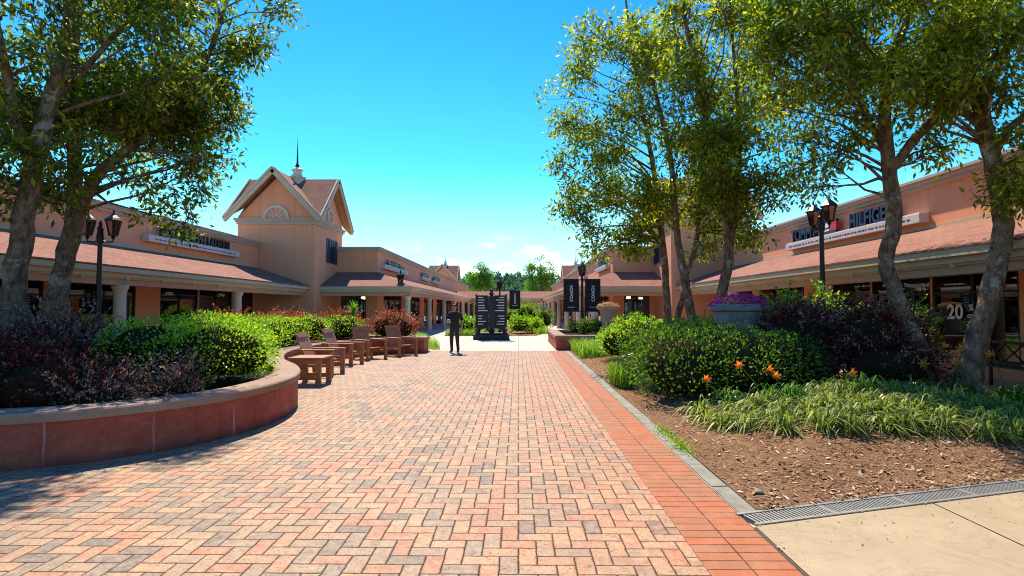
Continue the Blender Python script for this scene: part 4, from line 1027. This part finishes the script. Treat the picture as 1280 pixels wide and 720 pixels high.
while len(spots) < 112 and tries < 9000:
    tries += 1; x = rnd.uniform(2.5, 8.6); f = 6.55 + (.9 if x < 3.1 else 0) * (3.1 - x) - .04 * (x - 3) + .12 * math.sin(x * 3); y = f + rnd.random() ** 1.5 * (.8 + .42 * (x - 2.5))
    if y > 9.6 or (x < 4.9 and y > 8.7) or any((x - a) ** 2 + (y - c) ** 2 < .285 ** 2 for a, c in spots): continue
    spots.append((x, y))
for i, (x, y) in enumerate(spots): place_clump(0, x, y, rnd.uniform(.8, 1.12), '', '', base[i % 4])

def daylily(label, x, y, flowers, L=.62, n=46, m='daylily'):
    z0 = bed_h(x, y); c = Vector((x, y, z0)); t = thing('daylily', label, 'flower', c, 'daylilies in the mulch bed')
    b = MB()
    for k in range(n): blade(b, c + Vector((rnd.gauss(0, .05), rnd.gauss(0, .05), -.02)), rnd.uniform(0, 6.28), L * rnd.uniform(.7, 1.15), .024, rnd.uniform(.6, 1.3), 1.55, 6)
    b.build('leaves', K[m], t)
    for (px, py) in flowers:
        e = W(px, py, y); s = MB(); s.tube([c, c.lerp(e, .5) + Vector((.02, 0, .06)), e], [.009, .008, .006], 5); sc = s.build('stalk', K['daylily'], t)
        f = MB(); ax = Vector((rnd.uniform(-.7, .7), rnd.uniform(-.9, -.1), rnd.uniform(.2, .8))).normalized(); s1 = ax.cross(Vector((0, 0, 1))).normalized(); s2 = ax.cross(s1)
        for k in range(6):
            a = k * math.pi / 3; r = s1 * math.cos(a) + s2 * math.sin(a); w = s1 * -math.sin(a) + s2 * math.cos(a); wd = .020 if k % 2 else .015
            p0, p1, p2, p3 = e, e + ax * .05 + r * .022, e + ax * .085 + r * .055, e + ax * .085 + r * .085
            f.face([p0 - w * .004, p0 + w * .004, p1 + w * wd, p1 - w * wd]); f.face([p1 - w * wd, p1 + w * wd, p2 + w * wd * .8, p2 - w * wd * .8]); f.face([p2 - w * wd * .8, p2 + w * wd * .8, p3])
        f.build('flower', K['orange'], sc)
        u = MB()
        for k in range(2): u.tube([e + Vector((0, 0, -.03)), e + Vector((rnd.uniform(-.04, .04), 0, .02)), e + Vector((rnd.uniform(-.06, .06), 0, .05))], [.004, .009, .003], 5)
        u.build('bud', K['grassy'], sc)
daylily('arching daylily with one low orange flower at the left end of the grass edging', 3.05, 7.9, [(880, 476)])
daylily('daylily with a tall stalk and orange bud before the dark boxwood', 3.5, 7.75, [(926, 458)])
daylily('daylily with two orange flowers close together between boxwood and purple shrub', 3.85, 7.7, [(957, 463), (966, 471)], .6)
daylily('daylily with one open flower and buds below the big purple shrub', 4.9, 7.9, [(1061, 467)], .66)
daylily('daylily with a closed orange bud at the foot of the thinner leaning trunk', 6.6, 8.7, [(1155, 457)], .6)
daylily('daylily with three orange flowers between the two leaning trunks', 7.0, 8.6, [(1177, 435), (1204, 438), (1196, 454)], .62)
daylily('daylily with a star shaped orange flower right of the thick leaning trunk', 7.55, 8.55, [(1242, 445)], .7)
for i, (x, y, lb) in enumerate(((7.75, 8.3, 'glossy green daylily leaves arching at the far right of the bed'), (7.2, 8.0, 'green daylily without flowers, left of the far right clump'))): daylily(lb, x, y, [], .8, 70)
daylily('young daylily with a single orange bud by the rounded bush', 2.2, 12.1, [(787, 420)], .45, 12)
t = thing('flat_stone', 'small smooth dark stone lying on bare mulch near the drain', 'stone', (2.05, 4.75, 0)); b = MB(); b.ball((2.05, 4.72, .035), (.045, .03, .018), 2, .2); b.build('stone', K['edging'], t, smooth=True)

# shrubs on the square planter and the island bed beyond the directory
shrub('box_planting', 'low clipped dark hedge on the square planter under the banners', 'hedge', [((3.0, 23.6, .78), (.5, .5, .38)), ((3.6, 24.0, .78), (.55, .5, .38)), ((2.5, 24.3, .72), (.4, .5, .3))], 3500, .06, K['box_d'], None, 0)
isl = [((-2.0, 33.5), (1.0, 1.0, .62), 'box', 'bright green island shrub left of the black directory'), ((-3.3, 33.0), (.8, .9, .55), 'lime', 'yellow-green island shrub by the left arcade walk'), ((.1, 34.2), (.8, .8, .55), 'box', 'round green island shrub just right of the directory'),
       ((.95, 35.3), (.75, .8, .5), 'box', 'round green island shrub nearest the right colonnade'), ((-.1, 43.0), (1.2, 1.1, .95), 'box', 'tall green island shrub beside the white far column'), ((.6, 39.5), (1.1, 1.0, 1.05), 'lime', 'tall yellow island shrub below the far walkway'), ((1.8, 40.5), (.9, 1, .8), 'box_d', 'dark island shrub beside the tall yellow one')]
for (x, y), r, m, lb in isl: shrub('island_shrub', lb, 'shrub', [((x, y, r[2] * .95), r)], 1500, .11, K[m], 'shrubs in the island bed', 20, .3)
sheet('island_ground', [(-4.3, 31.2), (1.0, 31.2), (2.1, 36), (2.1, 48), (-4.3, 48)], .006, K['mulch'])
grass_stuff('border_grass', 'yellow-green grass edging the island bed beyond the directory', lambda: rnd.choice(((rnd.uniform(-4.2, -1.9), rnd.uniform(31.3, 32.3)), (rnd.uniform(.9, 1.9), rnd.uniform(33.5, 37)))), 1800, .4, .03, K['lawn'])

# ------------------------------------------------------------------ trees
def P(px, py, Y, r): return (W(px, py, Y), r)
gl = 'trees in the curved planter'
tree('oak_tree', 'thick brown trunk at the far left of the planter with a thin leaning side stem',
     [[(W(10, 470, 8.5) * 1, .25), P(12, 420, 8.5, .170), P(24, 310, 8.5, .155), P(40, 225, 8.5, .143), P(62, 130, 8.6, .116), P(84, 40, 8.8, .086), P(95, -70, 9.0, .047)],
      [P(44, 225, 8.5, .086), P(20, 150, 8.3, .069), P(2, 60, 8.0, .054), P(-20, -40, 7.8, .031)], [P(56, 445, 8.7, .069), P(40, 405, 8.65, .066), P(18, 365, 8.55, .062)],
      [P(62, 130, 8.6, .062), P(130, 60, 9.3, .047), P(190, -10, 10, .023)]],
     ell_clumps(11, W(60, 60, 8.9), (2.3, 1.4, 2.0), 30) + [(W(x, y, Y), .4, .6) for x, y, Y in ((5, 240, 8.3), (60, 225, 8.8), (0, 170, 8), (85, 215, 9.2), (40, 190, 8), (110, 180, 8.6), (-30, 200, 8), (70, 252, 9.0), (150, 10, 9), (210, -10, 9.4), (235, 5, 9.4), (255, -25, 9.5), (225, -55, 9.5), (190, -40, 9.3))], 16500, .145, K['leaf_l'], K['bark'], gl, 21)
tree('oak_tree', 'smooth grey forked trunk nearest the twin lantern lamp in the planter',
     [[P(52, 470, 10, .22), P(60, 410, 10, .185), P(80, 330, 10, .155), P(95, 262, 10, .155)], [P(93, 268, 10, .13), P(94, 210, 10, .115), P(88, 130, 10, .10), P(96, 40, 10.3, .07), P(110, -60, 10.5, .04)],
      [P(97, 265, 10, .13), P(122, 218, 10, .10), P(160, 186, 10.2, .085), P(215, 140, 10.6, .07), P(260, 70, 11, .05), P(290, -20, 11.4, .03)], [P(160, 186, 10.2, .05), P(205, 190, 10.3, .04), P(250, 200, 10.6, .02)]],
     ell_clumps(12, W(205, 75, 11.3), (2.35, .75, 2.6), 36) + ell_clumps(13, W(180, 110, 10.6), (1.9, .6, .9), 14) + [(W(x, y, Y), .33, .38) for x, y, Y in ((200, 235, 10.8), (240, 215, 10.9), (262, 195, 11), (222, 255, 10.9), (190, 268, 10.8), (246, 240, 11), (150, 215, 10.8), (228, 285, 10.9), (285, 160, 11.2), (290, 120, 11.4), (322, 30, 11.6), (335, 0, 11.8), (350, 15, 11.8), (345, -20, 11.8), (330, 55, 11.7), (300, 70, 11.5), (175, 225, 11))], 21500, .15, K['leaf_l'], K['bark'], gl, 22)
gr = 'trees in the mulch bed'
tree('oak_tree', 'slim straight trunk leftmost in the bright tree cluster behind the pale urn',
     [[P(836, 430, 15.8, .145), P(834, 395, 15.8, .115), P(830, 320, 15.8, .098), P(820, 230, 15.8, .076), P(806, 150, 15.8, .060), P(790, 60, 15.8, .043), P(780, -20, 15.8, .025)]],
     ell_clumps(31, W(775, 160, 15.8), (2.1, 1.4, 3.4), 30) + [(W(x, y, 15.5), .5) for x, y in ((710, 260), (735, 285), (770, 300), (720, 230), (700, 200), (760, 250), (790, 315), (745, 310), (705, 150), (720, 90), (738, 40), (800, 285), (730, 265))], 14000, .16, K['leaf_r'], K['bark_r'], gr, 41)
tree('oak_tree', 'forked trunk with a crossing lean in the middle of the bright tree cluster',
     [[P(872, 425, 14.6, .153), P(866, 400, 14.6, .123), P(855, 345, 14.6, .111), P(846, 290, 14.6, .085), P(838, 200, 14.6, .072), P(818, 110, 14.7, .051), P(790, 20, 14.8, .030)], [P(843, 425, 14.9, .102), P(848, 392, 14.9, .085), P(860, 350, 14.7, .076)],
      [P(857, 345, 14.6, .076), P(870, 305, 14.6, .064), P(876, 230, 14.6, .051), P(880, 150, 14.5, .038), P(878, 60, 14.4, .025)]],
     ell_clumps(32, W(850, 130, 14.6), (2.1, 1.4, 3.2), 34) + [(W(x, y, 14.4), .42, .8) for x, y in ((800, 255), (900, 260), (920, 290), (880, 310), (830, 240), (905, 240), (935, 305), (870, 270), (810, 230), (930, 260), (890, 285))], 14500, .155, K['leaf_r'], K['bark_r'], gr, 42)
tree('oak_tree', 'upright trunk directly behind the wide grey urn',
     [[P(896, 420, 13.4, .152), P(902, 370, 13.4, .124), P(911, 320, 13.4, .116), P(906, 270, 13.4, .096), P(893, 215, 13.4, .084), P(882, 150, 13.4, .068), P(868, 80, 13.4, .048), P(850, -10, 13.4, .028)], [P(911, 315, 13.4, .080), P(921, 250, 13.3, .068), P(924, 170, 13.2, .056), P(918, 80, 13.1, .040), P(912, -10, 13, .024)]],
     ell_clumps(33, W(915, 110, 13.2), (1.7, 1.3, 3.1), 42) + [(W(x, y, 13), .4, .8) for x, y in ((945, 30), (935, 80), (960, 120), (930, -10), (950, 230), (960, 180), (930, 225), (965, 250), (985, 225), (890, 235), (925, 265), (945, 285), (900, 250))] + [(Vector(v), .6) for v in ((3.6, 11.0, 8.4), (4.2, 10.8, 8.0), (4.8, 10.6, 8.6), (3.9, 10.2, 9.0), (5.2, 10.9, 8.2), (4.5, 11.4, 8.9), (3.2, 10.6, 9.2), (5.6, 10.3, 8.9))], 17000, .15, K['leaf_r'], K['bark_r'], gr, 43)  # last clumps, above the view, are added to dapple the mulch bed
tree('oak_tree', 'thinner leaning trunk forking high between the lamp post and the sale window',
     [[P(1168, 480, 9.8, .189), P(1150, 440, 9.8, .158), P(1124, 380, 9.8, .131), P(1108, 325, 9.8, .126), P(1117, 280, 9.8, .126), P(1112, 212, 9.8, .117)], [P(1112, 215, 9.8, .117), P(1106, 150, 9.7, .099), P(1112, 80, 9.6, .081), P(1140, 10, 9.4, .054), P(1160, -70, 9.2, .036)],
      [P(1113, 214, 9.8, .081), P(1140, 178, 9.6, .077), P(1166, 150, 9.5, .072), P(1195, 110, 9.3, .054), P(1240, 95, 9.2, .036)], [P(1108, 190, 9.8, .063), P(1080, 140, 10, .054), P(1060, 70, 10.2, .036), P(1040, -30, 10.4, .027)]],
     ell_clumps(34, W(1060, 60, 10), (2.0, 1.4, 1.7), 36) + [(W(x, y, 9.8), .36, .6) for x, y in ((960, 10), (985, 50), (1000, 0), (1010, 110), (940, 60), (975, 75), (1020, 30), (990, 170), (1000, 205), (1050, 190), (1070, 170), (1150, 195), (1160, 165), (1020, 165), (1095, 150), (975, 130), (960, 90), (1010, 235), (1040, 205), (1180, 180), (960, 40))], 17500, .13, K['leaf_r'], K['bark_r'], gr, 44)
tree('oak_tree', 'thick leaning trunk at the far right beside the metal bench',
     [[P(1208, 490, 8.8, .207), P(1218, 445, 8.8, .167), P(1242, 350, 8.8, .144), P(1254, 280, 8.8, .135), P(1240, 200, 8.8, .126), P(1222, 120, 8.8, .108), P(1205, 50, 8.7, .090), P(1190, -50, 8.6, .045)], [P(1240, 195, 8.8, .081), P(1258, 165, 8.7, .063), P(1285, 140, 8.6, .054), P(1330, 90, 8.4, .036)], [P(1224, 125, 8.8, .072), P(1260, 60, 8.6, .054), P(1300, -10, 8.4, .036)]],
     ell_clumps(35, W(1230, 40, 8.5), (1.7, 1.3, 1.3), 30) + [(W(x, y, 8.4), .34, .6) for x, y in ((1262, 240), (1275, 210), (1150, 110), (1180, 130), (1290, 180), (1300, 230), (1275, 160), (1170, 75), (1255, 120), (1200, 110), (1285, 255))], 15500, .125, K['leaf_r'], K['bark_r'], gr, 45)
for lb, px, Y, sc, sd in (('bright green tree beyond the walkway, left of the directory pole', 600, 95, 1.0, 51), ('bright green tree beyond the walkway, right of the directory pole', 676, 95, 1.15, 52)):
    x = W(px, 345, Y).x; tree('locust_tree', lb, [[(Vector((x, Y, 0)), .3), (Vector((x + .1, Y, 4)), .2), (Vector((x, Y, 8.2 * sc)), .06)]],
         ell_clumps(sd, (x, Y, 5.6 * sc), (2.6 * sc, 2, 3.2 * sc), 46, (.6, 1.0)) + [(Vector((x + a * sc, Y, h * sc)), .5, .5) for a, h in ((.2, 9.3), (-.5, 8.8), (1.2, 8.5), (-1.6, 7.9), (1.8, 7.5))], 6500, .34, K['leaf_far'], K['bark'], 'bright trees beyond the walkway', sd, 9, .7, ratio=.5)

# wooded hill far beyond
b = MB(); NX, NY = 40, 12; idx = {}
def hill_z(x, y): return 10.5 * math.exp(-((x + 5) / 42) ** 2) * max(0, min(1, (y - 150) / 90)) + 1.5 * noise.noise(Vector((x * .03, y * .03, 0)))
for i in range(NX + 1):
    for j in range(NY + 1):
        x = -220 + 440 * i / NX; y = 150 + 170 * j / NY; idx[i, j] = len(b.v); b.v.append((x, y, hill_z(x, y) - .2))
for i in range(NX):
    for j in range(NY): b.f.append((idx[i, j], idx[i + 1, j], idx[i + 1, j + 1], idx[i, j + 1])); b.m.append(0); b.uv.append(None)
tag(b.build('hill', K['ground'], smooth=True), kind='structure')
b = MB(); q = random.Random(5)
for k in range(420):
    x = q.gauss(-4, 22); y = q.uniform(158, 262); s = q.uniform(1.6, 3.2); c = Vector((x, y, hill_z(x, y) + s * .9)); con = q.random() < .3
    for _ in range(75):
        d = rdir(); d.z = abs(d.z) * 1.2 - .2; hh = (1 - max(0, d.z)) if con else 1
        p = c + Vector((d.x * s * hh, d.y * s * hh, d.z * s * (1.7 if con else 1.05))) * rnd.uniform(.8, 1.05); leaf(b, p, (rdir() + d * .4).normalized(), (d + rdir() * .6).normalized(), 1.15, .8)
tag(b.build('distant_woods', K['wood_haze']), 'dark woods in haze-tinted bluish green covering the hill beyond the walkway roof', 'woods', kind='stuff')

# ------------------------------------------------------------------ people
def person(label, loc, rot, cloth_top, cloth_low, pose, scale=1.0, group=None, hair='hair'):
    V = {'pel': ((0, 0, .93), .135, .10), 'sp': ((0, .005, 1.08), .135, .095), 'ch': ((0, 0, 1.28), .165, .11), 'up': ((0, .01, 1.40), .12, .085), 'nk': ((0, .005, 1.465), .047, .047), 'hb': ((0, -.03, 1.545), .056, .066), 'hd': ((0, -.04, 1.625), .076, .092), 'ht': ((0, -.03, 1.685), .056, .066)}
    V.update(pose); E = [('pel', 'sp'), ('sp', 'ch'), ('ch', 'up'), ('up', 'nk'), ('nk', 'hb'), ('hb', 'hd'), ('hd', 'ht')]
    for s in 'lr': E += [('up', 'sh' + s), ('sh' + s, 'el' + s), ('el' + s, 'wr' + s), ('wr' + s, 'ha' + s), ('pel', 'hp' + s), ('hp' + s, 'kn' + s), ('kn' + s, 'an' + s), ('an' + s, 'to' + s)]
    names = list(V); vs = [Vector(V[k][0]) for k in names]; rad = [V[k][1:] for k in names]; ed = [(names.index(a), names.index(c)) for a, c in E]
    for s in 'lr':   # five fingers of unequal length rooted in each palm
        h = Vector(V['ha' + s][0]); w = Vector(V['wr' + s][0]); d = (h - w).normalized(); side = d.cross(Vector((0, 0, 1)))
        side = side.normalized() if side.length > .2 else Vector((0, 1, 0)); pn = side.cross(d)
        for k, L in enumerate((.075, .085, .08, .062)):
            r0 = h + side * (.026 * (k - 1.5)); i0 = len(vs); vs += [r0 + d * .02, r0 + d * (.02 + L * .55) - pn * .012, r0 + d * (.02 + L * .85) - pn * .035]; rad += [(.009, .009), (.009, .009), (.007, .007)]; ed += [(names.index('ha' + s), i0), (i0, i0 + 1), (i0 + 1, i0 + 2)]
        i0 = len(vs); th = w.lerp(h, .5); vs += [th - side * .04 - pn * .01, th - side * .055 + d * .045 - pn * .02]; rad += [(.011, .011), (.008, .008)]; ed += [(names.index('wr' + s), i0), (i0, i0 + 1)]
    me = bpy.data.meshes.new('body'); me.from_pydata(vs, ed, []); o = bpy.data.objects.new('body', me); C.objects.link(o)
    md = o.modifiers.new('skin', 'SKIN'); sk = me.skin_vertices[0] if me.skin_vertices else None
    if sk is None: me.skin_vertices_add(); sk = me.skin_vertices[0]
    for k, r in enumerate(rad): sk.data[k].radius = r
    sk.data[names.index('pel')].use_root = True; o.modifiers.new('sub', 'SUBSURF').levels = 2
    bpy.context.view_layer.update(); ev = o.evaluated_get(bpy.context.evaluated_depsgraph_get()); bm_ = bpy.data.meshes.new_from_object(ev); bpy.data.objects.remove(o)
    t = thing('person', label, 'person', loc, group); t.rotation_euler.z = rot; t.scale = (scale,) * 3
    bm_.materials.clear(); bm_.materials.append(K['skin']); bm_.name = 'body'; bm_.polygons.foreach_set('use_smooth', [True] * len(bm_.polygons)); ob = bpy.data.objects.new('body', bm_); C.objects.link(ob); ob.parent = t
    segs = [(Vector(V[a][0]), Vector(V[c][0]), a[:2], c[:2]) for a, c in E]
    def near(p):
        best = None
        for a, c, na, nc in segs:
            d = c - a; u = max(0, min(1, (p - a).dot(d) / d.length_squared)); q = (p - a - d * u).length
            if best is None or q < best[0]: best = (q, na, nc, u)
        return best
    def shell(name, test, off, m):
        b = MB(); nv = [v.co + v.normal * off for v in bm_.vertices]
        for f in bm_.polygons:
            if test(f.center): b.face([nv[i] for i in f.vertices])
        if b.f:
            x = b.build(name, m, None, smooth=True); x.parent = t
    def is_top(p):
        q = near(p); n = q[1] + q[2]
        if n in ('upsh', 'shel'): return n != 'shel' or q[3] < .85
        return n in ('spch', 'chup', 'pelsp', 'pesp') and p.z > .90 or (n == 'upnk' and q[3] < .5) or (n in ('pehp',) and p.z > .90)
    def is_low(p):
        q = near(p); n = q[1] + q[2]
        return n in ('hpkn', 'pehp', 'pesp') and p.z < .99 or (n == 'knan' and p.z > .10)
    shell('trousers', is_low, .010, K[cloth_low]); shell('shirt', is_top, .018, K[cloth_top])
    shell('shoe', lambda p: p.z < .125, .012, K['shoe'])
    h = Vector(V['hd'][0]); b = MB(); b.ball(h + Vector((0, .014, .028)), (.086, .098, .082), 3, .1, 0, 20); bb = MB()
    for f in b.f:
        c = sum((Vector(b.v[i]) for i in f), Vector()) / 3
        if c.z > h.z + .058 or c.y > h.y + .03 and c.z > h.z - .05: bb.face([b.v[i] for i in f])
    x = bb.build('hair', K[hair], None, smooth=True); x.parent = t
    f = MB()
    for s in (-1, 1): f.ball(h + Vector((.03 * s, -.078, .0)), (.011, .008, .008), 1)
    x = f.build('eyes', K['hair'], None); x.parent = t
    f = MB(); f.ball(h + Vector((0, -.088, -.022)), (.012, .018, .022), 2)
    for s in (-1, 1): f.ball(h + Vector((.074 * s, .005, -.01)), (.012, .022, .032), 2)
    x = f.build('nose_and_ears', K['skin'], None, smooth=True); x.parent = t
    return t
walk = dict(shl=((-.185, .01, 1.385), .062, .06), ell=((-.265, .03, 1.13), .043, .043), wrl=((-.20, -.20, 1.09), .03, .028), hal=((-.165, -.27, 1.10), .034, .02),
            shr=((.185, .01, 1.385), .062, .06), elr=((.27, .05, 1.12), .043, .043), wrr=((.265, -.02, .89), .03, .028), har=((.255, -.05, .82), .034, .02),
            hpl=((-.09, 0, .86), .088, .09), knl=((-.10, -.06, .48), .058, .062), anl=((-.10, .0, .09), .038, .042), tol=((-.11, -.16, .045), .04, .03),
            hpr=((.09, 0, .86), .088, .09), knr=((.10, -.01, .48), .058, .062), anr=((.105, .12, .09), .038, .042), tor=((.12, -.04, .045), .04, .03))
person('person in black tee and dark trousers walking with a pink cup on the bricks', (-2.26, 19.3, .006), R(-6), 'black_cloth', 'denim', walk, 1.0)
t = thing('paper_cup', 'pink takeaway cup held in front of the walking person in black', 'cup', (-2.44, 18.99, 1.06)); b = MB(); b.lathe([(.030, 0), (.033, .01), (.043, .125)], (-2.44, 18.99, 1.06), 16); b.build('cup', K['cup'], t, smooth=True)
b = MB(); b.lathe([(.047, .125), (.047, .135), (.04, .14)], (-2.44, 18.99, 1.06), 16); b.build('lid', K['white_ink'], t)
stand = dict(walk); stand.update(wrl=((-.27, -.03, .88), .03, .028), hal=((-.26, -.06, .81), .034, .02), anl=((-.10, .02, .09), .038, .042), tol=((-.11, -.14, .045), .04, .03), anr=((.10, .03, .09), .038, .042), tor=((.11, -.13, .045), .04, .03))
gp = 'distant shoppers under the arcades'
person('distant person in a red top standing in the shade of the left arcade', (-6.75, 41.0, .004), R(20), 'red_cloth', 'denim', stand, 1.0, gp)
person('distant person in dark clothes beside the red top in the left arcade', (-7.3, 38.5, .004), R(-30), 'black_cloth', 'denim', stand, .96, gp)
person('distant person in a white shirt left of the pair under the right banner', (4.35, 31.6, .004), R(160), 'white_cloth', 'denim', stand, 1.0, gp)
person('distant person in a white shirt right of the pair under the right banner', (5.0, 31.0, .004), R(200), 'white_cloth', 'black_cloth', stand, .95, gp)

# ------------------------------------------------------------------ daylight
SUN = Vector((-.20, .68, 1.0)).normalized()
ld = bpy.data.lights.new('sun', 'SUN'); ld.energy = 4.6; ld.angle = R(.53); ld.color = (1, .90, .74)
lo = bpy.data.objects.new('sun', ld); C.objects.link(lo); lo.rotation_euler = SUN.to_track_quat('Z', 'Y').to_euler(); lo.location = (0, 0, 30)
w = bpy.data.worlds.new('World'); bpy.context.scene.world = w; w.use_nodes = True; nt = w.node_tree; nt.nodes.clear()
def wn(t, **k):
    x = nt.nodes.new(t)
    for a, c in k.items(): setattr(x, a, c)
    return x
sky = wn('ShaderNodeTexSky', sky_type='NISHITA', sun_disc=False); sky.sun_elevation = math.asin(SUN.z); sky.sun_rotation = math.atan2(SUN.x, SUN.y)
sky.air_density = 1.0; sky.dust_density = .3; sky.ozone_density = 2.0
tint = wn('ShaderNodeMix', data_type='RGBA', blend_type='MULTIPLY'); tint.inputs[0].default_value = 1; tint.inputs[7].default_value = (.30, .90, 1.08, 1); nt.links.new(sky.outputs[0], tint.inputs[6])
# the colour of the air: azure overhead, turquoise lower down
tc = wn('ShaderNodeTexCoord'); sp = wn('ShaderNodeSeparateXYZ'); nt.links.new(tc.outputs['Generated'], sp.inputs[0])
mp = wn('ShaderNodeMapping'); mp.inputs['Scale'].default_value = (1, 1, 2.6); nt.links.new(tc.outputs['Generated'], mp.inputs[0])
nz = wn('ShaderNodeTexNoise'); nz.inputs['Scale'].default_value = 9; nz.inputs['Detail'].default_value = 7; nz.inputs['Roughness'].default_value = .55; nt.links.new(mp.outputs[0], nz.inputs['Vector'])
def mth(op, a, c):
    x = wn('ShaderNodeMath', operation=op)
    for s, v in zip(x.inputs, (a, c)):
        if isinstance(v, (int, float)): s.default_value = v
        else: nt.links.new(v, s)
    return x.outputs[0]
def mr(v, a, c, d=0, e=1):
    x = wn('ShaderNodeMapRange'); x.interpolation_type = 'SMOOTHSTEP'; nt.links.new(v, x.inputs[0])
    for i, q in enumerate((a, c, d, e)): x.inputs[i + 1].default_value = q
    return x.outputs[0]
cl = mth('MULTIPLY', mr(nz.outputs['Fac'], .50, .66), mr(sp.outputs[2], .17, .05))
tz = wn('ShaderNodeMix', data_type='RGBA'); nt.links.new(mr(sp.outputs[2], .10, .62), tz.inputs[0]); tz.inputs[6].default_value = (.17, .74, .86, 1); tz.inputs[7].default_value = (.05, .46, .98, 1); nt.links.new(tz.outputs[2], tint.inputs[7])
haze = mr(sp.outputs[2], .26, 0, 0, .75)
m1 = wn('ShaderNodeMix', data_type='RGBA'); nt.links.new(haze, m1.inputs[0]); nt.links.new(tint.outputs[2], m1.inputs[6]); m1.inputs[7].default_value = (4.4, 6.6, 6.5, 1)
m2 = wn('ShaderNodeMix', data_type='RGBA'); nt.links.new(mth('MULTIPLY', cl, .6), m2.inputs[0]); nt.links.new(m1.outputs[2], m2.inputs[6]); m2.inputs[7].default_value = (8.8, 8.6, 8.4, 1)
bg = wn('ShaderNodeBackground'); bg.inputs[1].default_value = .15; nt.links.new(m2.outputs[2], bg.inputs[0])
wo = wn('ShaderNodeOutputWorld'); nt.links.new(bg.outputs[0], wo.inputs[0])
vs = bpy.context.scene.view_settings; vs.view_transform = 'Standard'; vs.look = 'None'; vs.exposure = .88; vs.gamma = 1; vs.use_curve_mapping = False
cy = bpy.context.scene.cycles; cy.max_bounces = 6; cy.diffuse_bounces = 3; cy.glossy_bounces = 3; cy.transparent_max_bounces = 12; cy.caustics_reflective = False; cy.caustics_refractive = False; cy.sample_clamp_indirect = 6; cy.filter_width = 1.05; cy.denoising_prefilter = 'NONE'
